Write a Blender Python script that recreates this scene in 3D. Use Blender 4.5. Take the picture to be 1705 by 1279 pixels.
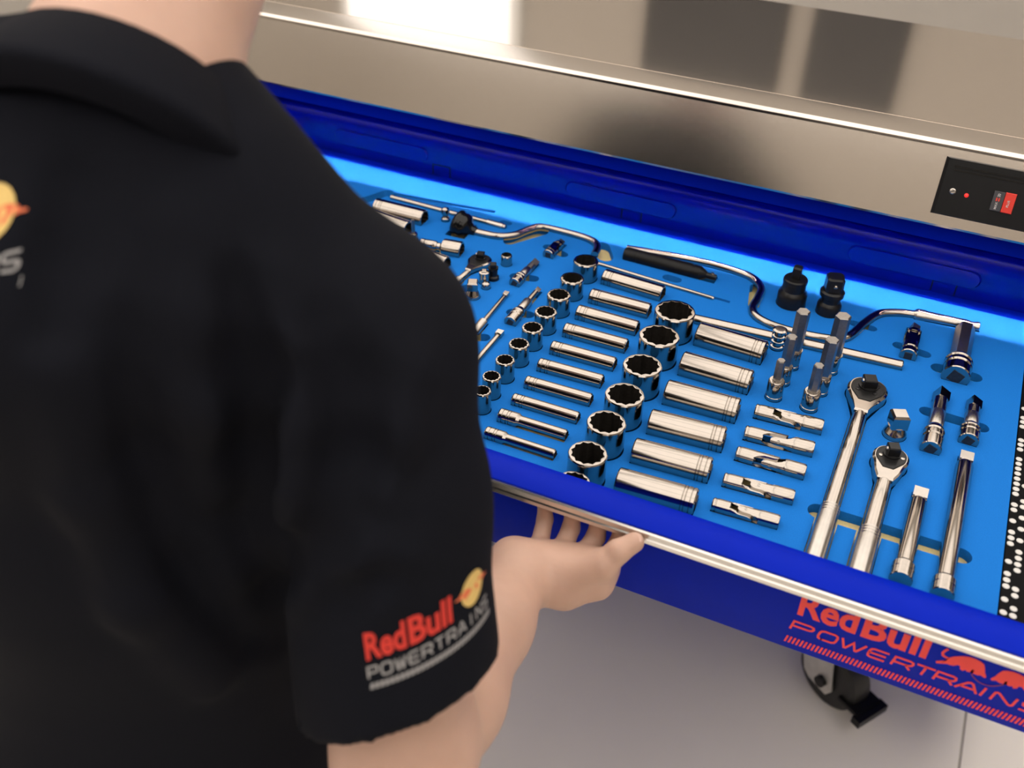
import bpy, bmesh, math, random
import numpy as np
from mathutils import Vector, Matrix
from mathutils.bvhtree import BVHTree

for o in list(bpy.data.objects):
    bpy.data.objects.remove(o)
SC = bpy.context.scene
COL = SC.collection
random.seed(7)

# ------------------------------------------------------------------ camera, world, lights, exposure
FZ = 0.87           # height of the foam surface above the floor
H = 0.72            # camera above the foam
CX, CY, FPX = 852.5, 639.5, 1694.57
RM = np.array([[0.9053532655, 0.2731942100, -0.3251159612],
               [0.4240278782, -0.5398392463, 0.7271684445],
               [0.0231478533, -0.7962025570, -0.6045871857]])
cam_d = bpy.data.cameras.new('camera')
cam = bpy.data.objects.new('camera', cam_d)
COL.objects.link(cam)
cam_d.sensor_width = 36.0
cam_d.lens = FPX / 1705 * 36.0
cam_d.clip_start = 0.02
cam_d.dof.use_dof = True
cam_d.dof.focus_distance = 1.16
cam_d.dof.aperture_fstop = 4.2
mx = Matrix.Identity(4)
for i in range(3):
    mx[i][0] = RM[i, 0]; mx[i][1] = -RM[i, 1]; mx[i][2] = -RM[i, 2]
mx[2][3] = FZ + H
cam.matrix_world = mx
SC.camera = cam

SC.view_settings.view_transform = 'Standard'
SC.view_settings.look = 'None'
SC.view_settings.gamma = 1.0
SC.view_settings.use_curve_mapping = False
SC.view_settings.exposure = 0.0

world = bpy.data.worlds.new('world')
SC.world = world
world.use_nodes = True
world.node_tree.nodes['Background'].inputs[0].default_value = (0.9, 0.85, 0.8, 1)
world.node_tree.nodes['Background'].inputs[1].default_value = 0.3

CEIL = 2.75
LIGHT_STRENGTH = 1.75
# luminous ceiling: square panels in a grid (centre x, y, size x, size y)
LAMPS = [(-2.55 + 1.3 * i, -1.9 + 1.3 * j, 1.24, 1.24) for j in range(5) for i in range(4)]


def ray(u, v):
    return RM @ np.array([(u - CX) / FPX, (v - CY) / FPX, 1.0])


def at(u, v, z=0.0):
    """point of the plane z (above the foam) that is seen at u, v"""
    r = ray(u, v); t = (z - H) / r[2]
    return Vector((r[0] * t, r[1] * t, FZ + z))


def aty(u, v, y):
    r = ray(u, v); t = y / r[1]
    return Vector((r[0] * t, y, FZ + H + r[2] * t))


def pd(u, v, d):
    r = ray(u, v) * d
    return np.array([r[0], r[1], FZ + H + r[2]])


# ------------------------------------------------------------------ materials
def mat(name, col, rough=0.5, metal=0.0, noise=0.0, nscale=200.0, bump=0.0, bscale=300.0, aniso=0.0, emit=None, estr=0.0, sss=0.0, spec=0.5, stretch=None, coat=0.0, sheen=0.0):
    m = bpy.data.materials.new(name); m.use_nodes = True
    nt = m.node_tree; b = nt.nodes['Principled BSDF']
    b.inputs['Base Color'].default_value = (*col, 1)
    b.inputs['Roughness'].default_value = rough
    b.inputs['Metallic'].default_value = metal
    b.inputs['Specular IOR Level'].default_value = spec
    if coat: b.inputs['Coat Weight'].default_value = coat; b.inputs['Coat Roughness'].default_value = 0.08
    if sheen: b.inputs['Sheen Weight'].default_value = sheen
    if sss:
        b.inputs['Subsurface Weight'].default_value = sss
        b.inputs['Subsurface Radius'].default_value = (0.008, 0.003, 0.0015)
        b.inputs['Subsurface Scale'].default_value = 1.0
    if emit:
        b.inputs['Emission Color'].default_value = (*emit, 1)
        b.inputs['Emission Strength'].default_value = estr
    if noise or bump:
        tc = nt.nodes.new('ShaderNodeTexCoord')
        mp = nt.nodes.new('ShaderNodeMapping')
        nt.links.new(tc.outputs['Object'], mp.inputs['Vector'])
        if stretch: mp.inputs['Scale'].default_value = stretch
    if noise:
        n = nt.nodes.new('ShaderNodeTexNoise'); n.inputs['Scale'].default_value = nscale; n.inputs['Detail'].default_value = 4
        nt.links.new(mp.outputs[0], n.inputs['Vector'])
        r = nt.nodes.new('ShaderNodeMapRange')
        r.inputs['From Min'].default_value = 0.25; r.inputs['From Max'].default_value = 0.75
        r.inputs['To Min'].default_value = 1 - noise; r.inputs['To Max'].default_value = 1 + noise
        nt.links.new(n.outputs['Fac'], r.inputs['Value'])
        mu = nt.nodes.new('ShaderNodeVectorMath'); mu.operation = 'SCALE'
        mu.inputs[0].default_value = col
        nt.links.new(r.outputs[0], mu.inputs['Scale'])
        nt.links.new(mu.outputs[0], b.inputs['Base Color'])
    if bump:
        n2 = nt.nodes.new('ShaderNodeTexNoise'); n2.inputs['Scale'].default_value = bscale; n2.inputs['Detail'].default_value = 3
        nt.links.new(mp.outputs[0], n2.inputs['Vector'])
        bp = nt.nodes.new('ShaderNodeBump'); bp.inputs['Strength'].default_value = bump; bp.inputs['Distance'].default_value = 0.001
        nt.links.new(n2.outputs['Fac'], bp.inputs['Height'])
        nt.links.new(bp.outputs[0], b.inputs['Normal'])
    if aniso:
        b.inputs['Anisotropic'].default_value = aniso
        v = nt.nodes.new('ShaderNodeCombineXYZ'); v.inputs[0].default_value = 1.0
        nt.links.new(v.outputs[0], b.inputs['Tangent'])
    return m


M = dict(
    chrome=mat('polished_chrome', (0.43, 0.388, 0.345), 0.12, 1.0, noise=0.03, nscale=90),
    satin=mat('satin_chrome', (0.50, 0.465, 0.425), 0.24, 1.0, noise=0.05, nscale=120),
    well=mat('dark_socket_bore', (0.075, 0.066, 0.058), 0.42, 0.85, noise=0.25, nscale=260),
    steel_bit=mat('grey_tool_steel', (0.27, 0.25, 0.23), 0.33, 1.0, noise=0.1, nscale=300),
    black_steel=mat('black_oxide_steel', (0.008, 0.008, 0.0085), 0.30, 0.0, noise=0.2, nscale=200, spec=0.3),
    black_plastic=mat('black_plastic', (0.006, 0.006, 0.0065), 0.36, noise=0.1, nscale=300, spec=0.22),
    gloss_black=mat('glossy_black_knob', (0.005, 0.005, 0.005), 0.12, noise=0.1, spec=0.35),
    foam=mat('blue_foam', (0.009, 0.158, 0.56), 0.75, noise=0.10, nscale=900, bump=0.35, bscale=1200, spec=0.08),
    foam_y=mat('yellow_foam', (0.78, 0.64, 0.30), 0.9, noise=0.08, nscale=700, bump=0.3, bscale=1000, spec=0.2),
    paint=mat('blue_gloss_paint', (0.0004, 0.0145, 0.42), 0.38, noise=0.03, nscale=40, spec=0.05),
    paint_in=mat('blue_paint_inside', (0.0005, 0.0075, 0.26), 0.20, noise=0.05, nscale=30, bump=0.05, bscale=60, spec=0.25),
    alu=mat('brushed_aluminium', (0.68, 0.65, 0.61), 0.26, 1.0, noise=0.05, nscale=60, stretch=(1, 40, 40)),
    steel=mat('brushed_stainless', (0.70, 0.64, 0.58), 0.17, 1.0, noise=0.07, nscale=60, stretch=(1, 60, 60), aniso=0.6, bump=0.02, bscale=200),
    steel_top=mat('smooth_stainless', (0.78, 0.71, 0.64), 0.085, 1.0, noise=0.05, nscale=60, stretch=(1, 60, 60), aniso=0.3),
    black_liner=mat('black_liner', (0.003, 0.003, 0.0035), 0.6, noise=0.2, nscale=300, spec=0.08),
    dot=mat('white_dot', (0.62, 0.61, 0.58), 0.5, noise=0.05),
    red=mat('red_print', (0.95, 0.050, 0.040), 0.45, noise=0.04, nscale=100),
    purple=mat('purple_print', (0.20, 0.008, 0.12), 0.45, noise=0.04, nscale=100),
    floor=mat('white_floor_tile', (0.93, 0.88, 0.81), 0.40, noise=0.03, nscale=3),
    grout=mat('floor_joint', (0.40, 0.37, 0.33), 0.8, noise=0.1, nscale=60),
    wall=mat('white_wall_paint', (0.40, 0.37, 0.33), 0.7, noise=0.02, nscale=8),
    added_dark=mat('charcoal_added_panel', (0.09, 0.085, 0.085), 0.6, noise=0.03, nscale=8),
    glow=mat('bright_glow_panel', (0.9, 0.9, 0.9), 0.5, emit=(1.0, 0.97, 0.95), estr=0.85, noise=0.01),
    dark_pane=mat('dark_window_pane', (0.035, 0.033, 0.033), 0.3, noise=0.08, nscale=10),
    ceil=mat('ceiling_paint', (0.66, 0.62, 0.57), 0.8, noise=0.02, nscale=8),
    door=mat('dark_grey_door', (0.05, 0.047, 0.046), 0.4, noise=0.08, nscale=20),
    lamp=mat('lamp_diffuser', (0.9, 0.9, 0.9), 0.5, emit=(1.0, 0.93, 0.86), estr=LIGHT_STRENGTH, noise=0.01),
    led=mat('led_emitter', (0.9, 0.9, 0.9), 0.5, emit=(1.0, 0.68, 0.64), estr=500.0, noise=0.01),
    white_metal=mat('white_metal', (0.7, 0.7, 0.68), 0.4, noise=0.03),
    rubber=mat('black_rubber', (0.012, 0.012, 0.012), 0.5, noise=0.2, nscale=80),
    zinc=mat('zinc_plated_steel', (0.62, 0.60, 0.57), 0.42, 0.6, noise=0.12, nscale=40),
    red_led=mat('red_indicator', (0.5, 0.01, 0.01), 0.2, emit=(1.0, 0.05, 0.04), estr=0.8, noise=0.05),
    red_plastic=mat('red_switch', (0.72, 0.035, 0.02), 0.35, noise=0.04),
    dark_label=mat('dark_grey_label', (0.045, 0.045, 0.05), 0.4, noise=0.1),
    label_text=mat('pale_label_print', (0.55, 0.52, 0.50), 0.5, noise=0.05),
    skin=mat('skin', (0.56, 0.355, 0.272), 0.5, noise=0.07, nscale=28, sss=0.12, bump=0.12, bscale=260, spec=0.35),
    nail=mat('fingernail', (0.66, 0.43, 0.34), 0.3, noise=0.04),
    shirt=mat('black_polo_fabric', (0.0056, 0.0062, 0.0098), 0.85, noise=0.12, nscale=500, bump=0.25, bscale=1500, spec=0.10),
    trouser=mat('black_work_trousers', (0.010, 0.010, 0.012), 0.85, noise=0.15, nscale=300, spec=0.2),
    shoe=mat('black_shoe', (0.012, 0.012, 0.012), 0.5, noise=0.1),
    hair=mat('brown_hair', (0.035, 0.02, 0.012), 0.6, noise=0.3, nscale=200),
    eye=mat('eye_white', (0.75, 0.72, 0.70), 0.25, noise=0.02),
    s_red=mat('shirt_red_print', (0.62, 0.035, 0.022), 0.7, noise=0.05),
    s_yel=mat('shirt_yellow_print', (0.72, 0.50, 0.16), 0.7, noise=0.05),
    s_org=mat('shirt_orange_print', (0.72, 0.16, 0.06), 0.7, noise=0.05),
    s_gry=mat('shirt_grey_print', (0.30, 0.29, 0.29), 0.7, noise=0.05),
)


# ------------------------------------------------------------------ mesh helpers
def finish(me, angle=28):
    bm = bmesh.new(); bm.from_mesh(me)
    bmesh.ops.recalc_face_normals(bm, faces=bm.faces)
    lim = math.radians(angle)
    for fc in bm.faces: fc.smooth = True
    for e in bm.edges:
        if len(e.link_faces) == 2 and e.calc_face_angle(0) > lim: e.smooth = False
    bm.to_mesh(me); bm.free()


class MB:
    def __init__(s): s.v = []; s.f = []

    def add(s, vs, fs, mtx=None):
        k = len(s.v)
        if mtx is not None: vs = [mtx @ Vector(p) for p in vs]
        s.v += [tuple(p) for p in vs]; s.f += [tuple(i + k for i in q) for q in fs]
        return s

    def box(s, x0, x1, y0, y1, z0, z1, mtx=None):
        vs = [(x0, y0, z0), (x1, y0, z0), (x1, y1, z0), (x0, y1, z0), (x0, y0, z1), (x1, y0, z1), (x1, y1, z1), (x0, y1, z1)]
        return s.add(vs, [(0, 3, 2, 1), (4, 5, 6, 7), (0, 1, 5, 4), (1, 2, 6, 5), (2, 3, 7, 6), (3, 0, 4, 7)], mtx)

    def lathe(s, prof, n=28, mtx=None, cap0=True, cap1=True):
        vs = []; fs = []
        for (r, z) in prof:
            for i in range(n):
                a = 2 * math.pi * i / n
                vs.append((r * math.cos(a), r * math.sin(a), z))
        for j in range(len(prof) - 1):
            for i in range(n):
                k = (i + 1) % n
                fs.append((j * n + i, j * n + k, (j + 1) * n + k, (j + 1) * n + i))
        if cap0: fs.append(tuple(range(n))[::-1])
        if cap1: fs.append(tuple((len(prof) - 1) * n + i for i in range(n)))
        return s.add(vs, fs, mtx)

    def rings(s, rings, mtx=None, cap0=True, cap1=True):
        n = len(rings[0]); vs = [p for r in rings for p in r]; fs = []
        for j in range(len(rings) - 1):
            for i in range(n):
                k = (i + 1) % n
                fs.append((j * n + i, j * n + k, (j + 1) * n + k, (j + 1) * n + i))
        if cap0: fs.append(tuple(range(n))[::-1])
        if cap1: fs.append(tuple((len(rings) - 1) * n + i for i in range(n)))
        return s.add(vs, fs, mtx)

    def prism(s, poly, z0, z1, mtx=None, bev=0.0):
        n = len(poly)
        c = (sum(p[0] for p in poly) / n, sum(p[1] for p in poly) / n)

        def ins(p):
            d = math.hypot(p[0] - c[0], p[1] - c[1]) or 1
            q = max(0, 1 - bev / d); return (c[0] + (p[0] - c[0]) * q, c[1] + (p[1] - c[1]) * q)
        rs = [[(*p, z0) for p in poly]]
        if bev:
            rs.append([(*p, z1 - bev) for p in poly]); rs.append([(*ins(p), z1) for p in poly])
        else:
            rs.append([(*p, z1) for p in poly])
        return s.rings(rs, mtx)

    def tube(s, pts, r, n=14, mtx=None):
        pts = [Vector(p) for p in pts]; rs = []
        up = Vector((0, 0, 1)); prev = None
        for i, p in enumerate(pts):
            t = (pts[min(i + 1, len(pts) - 1)] - pts[max(i - 1, 0)]).normalized()
            if prev is None:
                ax = up if abs(t.z) < 0.9 else Vector((1, 0, 0))
                nx = t.cross(ax).normalized()
            else:
                nx = (prev - t * prev.dot(t)).normalized()
            prev = nx; ny = t.cross(nx)
            rad = r[i] if isinstance(r, (list, tuple)) else r
            rs.append([tuple(p + nx * rad * math.cos(2 * math.pi * k / n) + ny * rad * math.sin(2 * math.pi * k / n)) for k in range(n)])
        return s.rings(rs, mtx)

    def build(s, name, m, parent=None, angle=28):
        me = bpy.data.meshes.new(name); me.from_pydata(s.v, [], s.f); finish(me, angle)
        me.materials.append(M[m])
        o = bpy.data.objects.new(name, me); COL.objects.link(o)
        if parent is not None: o.parent = parent
        return o


def tag(o, label=None, cat=None, group=None, kind=None):
    if label: o['label'] = label
    if cat: o['category'] = cat
    if group: o['group'] = group
    if kind: o['kind'] = kind
    return o


def thing(name, label, cat, group=None, mw=None):
    o = bpy.data.objects.new(name, None); COL.objects.link(o)
    o.empty_display_size = 0.02
    tag(o, label, cat, group)
    if mw is not None: o.matrix_world = mw
    return o


def smooth_path(pts, n=8):
    """Catmull-Rom through pts"""
    P = [Vector(p) for p in pts]; P = [2 * P[0] - P[1]] + P + [2 * P[-1] - P[-2]]
    out = []
    for i in range(1, len(P) - 2):
        for k in range(n):
            t = k / n
            out.append(0.5 * ((2 * P[i]) + (-P[i - 1] + P[i + 1]) * t + (2 * P[i - 1] - 5 * P[i] + 4 * P[i + 1] - P[i + 2]) * t * t
                              + (-P[i - 1] + 3 * P[i] - 3 * P[i + 1] + P[i + 2]) * t ** 3))
    out.append(P[-2]); return out


ORD = ['first', 'second', 'third', 'fourth', 'fifth', 'sixth', 'seventh', 'eighth', 'ninth', 'tenth']
CUTS = []      # prisms cut out of the blue foam (convex outlines in x, y)
DEPTH = 0.012  # foam layer thickness


def cut_disc(x, y, r, n=20):
    CUTS.append([(x + r * math.cos(2 * math.pi * i / n), y + r * math.sin(2 * math.pi * i / n)) for i in range(n)])


def cut_bar(a, b, r, ext=0.0):
    a = Vector(a[:2]); b = Vector(b[:2]); d = (b - a).normalized(); nrm = Vector((-d.y, d.x))
    a = a - d * ext; b = b + d * ext
    CUTS.append([tuple(a + nrm * r), tuple(a - nrm * r), tuple(b - nrm * r), tuple(b + nrm * r)])


def cut_slot(a, b, r):
    a = Vector(a[:2]); b = Vector(b[:2]); d = (b - a).normalized(); an = math.atan2(d.y, d.x)
    pts = []
    for k in range(13):
        t = an + math.pi / 2 + math.pi * k / 12; pts.append((a.x + r * math.cos(t), a.y + r * math.sin(t)))
    for k in range(13):
        t = an - math.pi / 2 + math.pi * k / 12; pts.append((b.x + r * math.cos(t), b.y + r * math.sin(t)))
    CUTS.append(pts)


def mpp(u, v, z=0):
    p = at(u, v, z)
    return (p - Vector((0, 0, FZ + H))).dot(Vector(RM[:, 2])) / FPX


# ------------------------------------------------------------------ the room
def struct(name, mb, m, parent=None, angle=28):
    o = mb.build(name, m, parent, angle)
    if parent is None: o['kind'] = 'structure'
    return o


X0, X1, Y0, Y1 = -3.3, 2.7, -2.6, 3.8
fl = struct('floor', MB().box(X0, X1, Y0, Y1, -0.06, -0.0015), 'grout')
TP = 1.2
tx0 = 0.312 - 1.2 * 3; ty0 = 0.40 - 1.2 * 3
tile_mesh = {}
for i in range(6):
    for j in range(7):
        a, b = max(tx0 + i * TP + 0.002, X0), min(tx0 + (i + 1) * TP - 0.002, X1)
        c, d = max(ty0 + j * TP + 0.002, Y0), min(ty0 + (j + 1) * TP - 0.002, Y1)
        if b - a < 0.02 or d - c < 0.02: continue
        key = (round(b - a, 4), round(d - c, 4))
        if key not in tile_mesh:
            o = MB().prism([(0, 0), (b - a, 0), (b - a, d - c), (0, d - c)], -0.0015, 0.0, bev=0.001).build('tile', 'floor', fl)
            tile_mesh[key] = o.data
        else:
            o = bpy.data.objects.new('tile', tile_mesh[key]); COL.objects.link(o); o.parent = fl
        o.location = (a, c, 0)
struct('ceiling', MB().box(X0, X1, Y0, Y1, CEIL, CEIL + 0.05), 'ceil')
struct('wall_left', MB().box(X0 - 0.1, X0, Y0 - 0.1, Y1 + 0.1, 0, CEIL), 'wall')
struct('wall_right', MB().box(X1, X1 + 0.1, Y0 - 0.1, Y1 + 0.1, 0, CEIL), 'wall')
struct('wall_front', MB().box(X0, X1, Y0 - 0.1, Y0, 0, CEIL), 'wall')
struct('added_dark_panel', MB().box(X0, X1, Y0, Y0 + 0.02, 0, 1.55), 'added_dark')  # unseen dark panel added so the chrome mirrors a dark band
struct('wall_back', MB().box(X0, X1, Y1, Y1 + 0.1, 0, CEIL), 'wall')
struct('baseboard_back', MB().box(X0, X1, Y1 - 0.012, Y1, 0, 0.08), 'wall')
for k, (a, b) in enumerate(((-1.175, -0.65), (-0.555, -0.23))):
    d = struct(f'window_{k + 2}', MB().box(a, b, Y1 - 0.03, Y1 - 0.004, 1.15, 2.03), 'door')
    MB().box(a + 0.012, b - 0.012, Y1 - 0.034, Y1 - 0.03, 1.162, 2.018).build('pane', 'dark_pane', d)
COLS = ['far left', 'left', 'right', 'far right']; ROWS = ['front', 'second', 'middle', 'fourth', 'back']
w1 = struct('window_1', MB().box(-2.55, -1.70, Y1 - 0.03, Y1 - 0.004, 1.0, 2.5), 'white_metal')  # glowing panel added for the bright patch mirrored in the worktop
MB().box(-2.51, -1.74, Y1 - 0.036, Y1 - 0.03, 1.04, 2.46).build('pane', 'glow', w1)
for i, (lx, ly, sx, sy) in enumerate(LAMPS):
    t = thing('ceiling_light', f'square white ceiling light panel, {COLS[i % 4]} of the {ROWS[i // 4]} row', 'ceiling light', 'ceiling light panels', Matrix.Translation((lx, ly, CEIL)))
    MB().box(-sx / 2 - 0.02, sx / 2 + 0.02, -sy / 2 - 0.02, sy / 2 + 0.02, -0.03, 0).build('frame', 'white_metal', t)
    MB().box(-sx / 2, sx / 2, -sy / 2, sy / 2, -0.034, -0.03).build('diffuser', 'lamp', t)

# ------------------------------------------------------------------ cabinet, drawer, worktop
CL, CR = -1.085, 0.345
YB = 1.312
cab = thing('tool_cabinet', 'blue steel roller tool cabinet with one drawer pulled open', 'cabinet', mw=Matrix.Translation((0, 1.7, 0)))
CI = Matrix.Translation((0, -1.7, 0))


def cbox(name, m, *b, parent=None):
    o = MB().box(*b, mtx=CI).build(name, m, parent or cab); return o


cbox('side_panel', 'paint', CL, CL + 0.018, 1.262, 1.694, 0.16, FZ + 0.125)
cbox('side_panel', 'paint', CR - 0.018, CR, 1.262, 1.694, 0.16, FZ + 0.125)
cbox('back_panel', 'paint', CL + 0.018, CR - 0.018, 1.68, 1.694, 0.16, FZ + 0.125)
cbox('bottom_panel', 'paint', CL + 0.018, CR - 0.018, 1.262, 1.68, 0.16, 0.178)
cbox('top_panel', 'paint', CL + 0.018, CR - 0.018, 1.262, 1.68, FZ + 0.1235, FZ + 0.125)
cbox('front_rail', 'paint', CL + 0.018, CR - 0.018, 1.262, 1.264, FZ + 0.099, FZ + 0.1235)
cbox('shelf', 'paint_in', CL + 0.018, CR - 0.018, 1.262, 1.68, FZ - 0.115, FZ - 0.105)
zz = 0.18
for hgt in (0.20, 0.14, 0.12, 0.10):
    d = cbox('drawer_front', 'paint', CL + 0.022, CR - 0.022, 1.245, 1.268, zz + 0.004, zz + hgt)
    MB().box(CL + 0.022, CR - 0.022, 1.228, 1.2445, zz + hgt - 0.022, zz + hgt - 0.004, mtx=CI).build('pull_trim', 'alu', d)
    zz += hgt + 0.004
# open drawer: tray with its walls, front, trim and print
DL, DR = -1.066, 0.318
drw = MB()
KF = 0.984
FB, FY = -0.0672, 0.6849


def kf(y, z):
    return (y * KF, H + (z - H) * KF)


drw.box(DL, DR, 0.695, YB + 0.002, -0.062, -0.058)
drw.box(DL, DL + 0.002, 0.695, YB + 0.002, -0.058, 0.055)
drw.box(DR - 0.002, DR, 0.695, YB + 0.002, -0.058, 0.055)
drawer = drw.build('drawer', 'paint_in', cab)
drawer.matrix_parent_inverse = Matrix.Identity(4)
drawer.location = (0, -1.7, FZ)
# back wall with a rolled top and pressed panels
bw = MB()
prof = [(YB, -0.058), (YB, 0.040), (YB - 0.002, 0.052), (YB + 0.001, 0.062), (YB + 0.006, 0.068), (YB + 0.012, 0.070), (YB + 0.018, 0.066), (YB + 0.018, 0.050), (YB + 0.004, 0.045), (YB + 0.004, -0.058)]
bw.rings([[(x, p[0], p[1]) for p in prof] for x in (DL + 0.003, DR - 0.003)])
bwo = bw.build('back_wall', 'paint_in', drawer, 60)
for cxp in (-0.83, -0.42, 0.0):
    w = 0.075
    pts = [(cxp - w + 0.012 * math.cos(t), 0.03 + 0.012 * math.sin(t)) for t in np.linspace(math.pi / 2, 3 * math.pi / 2, 9)] + \
          [(cxp + w + 0.012 * math.cos(t), 0.03 + 0.012 * math.sin(t)) for t in np.linspace(-math.pi / 2, math.pi / 2, 9)]
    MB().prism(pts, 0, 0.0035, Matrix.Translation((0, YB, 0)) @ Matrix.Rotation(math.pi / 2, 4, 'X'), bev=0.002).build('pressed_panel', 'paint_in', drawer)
for cxp in (-0.72, -0.40, 0.045):
    m_ = MB()
    for (a, b, c, d) in ((-0.016, -0.0145, 0.001, 0.018), (0.0145, 0.016, 0.001, 0.018), (-0.016, 0.016, 0.017, 0.0182)):
        m_.box(cxp + a, cxp + b, YB - 0.0008, YB + 0.001, c, d)
    m_.build('tab_slot', 'black_plastic', drawer)
MB().box(DL + 0.003, DR - 0.003, 1.289, YB - 0.0005, -0.03, -0.001).build('rear_ledge', 'paint', drawer)
# front: top flange, inner face, outer face
fp = MB()
prof = [kf(0.716, 0.030), kf(0.716, 0.0325), kf(0.7145, 0.0342), kf(0.700, 0.0352), kf(0.6765, 0.0362), kf(0.6755, 0.0355), kf(0.6755, 0.0338), (FY, kf(0, 0.0325)[1]), (FY, FB + 0.003), (FY + 0.002, FB), (0.6945, FB), (0.6945, -0.058), (0.6910, -0.058), (0.6910, kf(0, 0.030)[1])]
fp.rings([[(x, p[0], p[1]) for p in prof] for x in (DL - 0.012, DR + 0.012)])
fpo = fp.build('front_panel', 'paint', drawer, 50)
tr = MB()
prof = [(0.6775, 0.0336), (0.6725, 0.0358), (0.6708, 0.0345), (0.6700, 0.0300), (0.6712, 0.0285), (0.6700, 0.0272), (0.6698, 0.0232), (0.6712, 0.0215), (0.6735, 0.0218), (0.6735, 0.0310), (0.6775, 0.0318)]
prof = [kf(*p) for p in prof]
tr.rings([[(x, p[0], p[1]) for p in prof] for x in (DL - 0.012, DR + 0.012)])
tr.build('pull_trim', 'alu', drawer, 30)

# worktop
YF = 1.235
wt = thing('worktop', 'brushed stainless steel worktop on the blue tool cabinet', 'worktop', mw=Matrix.Translation((0, 1.5, FZ + 0.125)))
WI = Matrix.Translation((0, -1.5, -FZ - 0.125))
WL, WR = -1.13, 0.40
ZT = FZ + 0.2244
top = MB()
prof = [(1.236, FZ + 0.1300), (1.2350, FZ + 0.1330), (1.2352, FZ + 0.1335), (1.26745, ZT - 0.0071), (1.2678, ZT - 0.0062)] + [(1.2735 - 0.006 * math.cos(t), ZT - 0.006 + 0.006 * math.sin(t)) for t in np.linspace(0.36, math.pi / 2, 7)] + \
       [(1.3222, ZT), (1.3227, ZT - 0.0008), (1.3227, ZT - 0.003), (1.2760, ZT - 0.004), (1.2420, FZ + 0.1340), (1.2610, FZ + 0.1330), (1.2610, FZ + 0.1300)]
top.rings([[(x, p[0], p[1]) for p in prof] for x in (WL, WR)], WI)
top.build('front_fascia', 'steel', wt, 30)
MB().prism([(WL, 1.3240), (WR, 1.3240), (WR, 1.7195), (WL, 1.7195)], ZT - 0.02, ZT, WI, bev=0.0006).build('top_sheet', 'steel_top', wt)
MB().box(WL + 0.002, WR - 0.002, 1.280, 1.715, FZ + 0.1255, ZT - 0.0205, mtx=WI).build('core_board', 'black_plastic', wt)

# light strip behind the front rail
LY, LZ = 1.2695, FZ + 0.1165
led = thing('led_strip', 'white led light strip hidden behind the cabinet rail', 'light strip', mw=Matrix.Translation((0, LY, LZ)))
MB().box(-1.04, 0.30, -0.004, 0.0025, 0.0005, 0.0025).box(-1.04, 0.30, 0.0025, 0.0035, -0.013, 0.0025).build('channel', 'black_plastic', led)  # rear lip shaped to keep the strip's light off the drawer back wall
MB().box(-1.03, 0.29, -0.001, 0.001, -0.0008, 0.0).build('emitter', 'led', led)

# power panel on the fascia
EW = Vector((0, 0.35760935, 0.93387127)); EN = Vector((0, -0.93387127, 0.35760935))
pm = Matrix((Vector((1, 0, 0)), -EN, EW)).transposed().to_4x4(); pm.translation = Vector((0, 1.235, FZ + 0.133))
pp = thing('power_panel', 'black power outlet panel with red switch set in the steel fascia', 'power panel', mw=pm)
PI_ = Matrix.Identity(4)


def fbox(name, m, x0, x1, z0, z1, y0, y1, parent=pp, bev=0.0):
    R90 = Matrix.Rotation(math.pi / 2, 4, 'X')
    poly = [(x0, z0), (x1, z0), (x1, z1), (x0, z1)]
    return MB().prism(poly, -y1, -y0, PI_ @ R90, bev=bev).build(name, m, parent)


fbox('face_plate', 'black_plastic', 0.001, 0.215, 0.0125, 0.0812, -0.006, 0.0, bev=0.004)
fbox('inner_frame', 'gloss_black', 0.013, 0.205, 0.0705, 0.0728, -0.0072, -0.006, bev=0.0004)
fbox('inner_frame', 'gloss_black', 0.013, 0.205, 0.0663, 0.0680, -0.0068, -0.006, bev=0.0003)
s_ = MB().lathe([(0.0038, 0), (0.0036, 0.0008), (0.0025, 0.0014)], 18, Matrix.Translation((0.0186, -0.006, 0.0425)) @ Matrix.Rotation(math.pi / 2, 4, 'X')).build('screw', 'satin', pp)
MB().box(-0.0026, 0.0026, -0.0004, 0.0004, 0.0012, 0.0016, Matrix.Translation((0.0186, -0.006, 0.0425)) @ Matrix.Rotation(math.pi / 2, 4, 'X') @ Matrix.Rotation(0.5, 4, 'Z')).build('screw_slot', 'black_plastic', s_)
MB().lathe([(0.0026, 0), (0.0024, 0.001), (0.0015, 0.002), (0.0004, 0.0024)], 16, Matrix.Translation((0.0349, -0.006, 0.0409)) @ Matrix.Rotation(math.pi / 2, 4, 'X')).build('indicator_lamp', 'red_led', pp)
sw = fbox('label_plate', 'dark_label', 0.0636, 0.0760, 0.0297, 0.0530, -0.0085, -0.006, bev=0.0006)
rs = fbox('red_button', 'red_plastic', 0.0762, 0.0884, 0.0297, 0.0535, -0.0095, -0.006, bev=0.0008)


def text_mesh(body, size=1.0, bold=0.0, shear=0.0):
    cu = bpy.data.curves.new('txt', 'FONT'); cu.body = body; cu.size = size; cu.offset = bold; cu.shear = shear
    cu.resolution_u = 3
    o = bpy.data.objects.new('txt', cu); COL.objects.link(o)
    dg = bpy.context.evaluated_depsgraph_get()
    me = bpy.data.meshes.new_from_object(o.evaluated_get(dg))
    vs = [tuple(v.co) for v in me.vertices]; fs = [tuple(p.vertices) for p in me.polygons]
    bpy.data.objects.remove(o); bpy.data.curves.remove(cu); bpy.data.meshes.remove(me)
    return vs, fs


def fit(vs, x0, x1, y0, y1):
    a = min(v[0] for v in vs); b = max(v[0] for v in vs); c = min(v[1] for v in vs); d = max(v[1] for v in vs)
    return [(x0 + (v[0] - a) / (b - a) * (x1 - x0), y0 + (v[1] - c) / (d - c) * (y1 - y0)) for v in vs]


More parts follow.
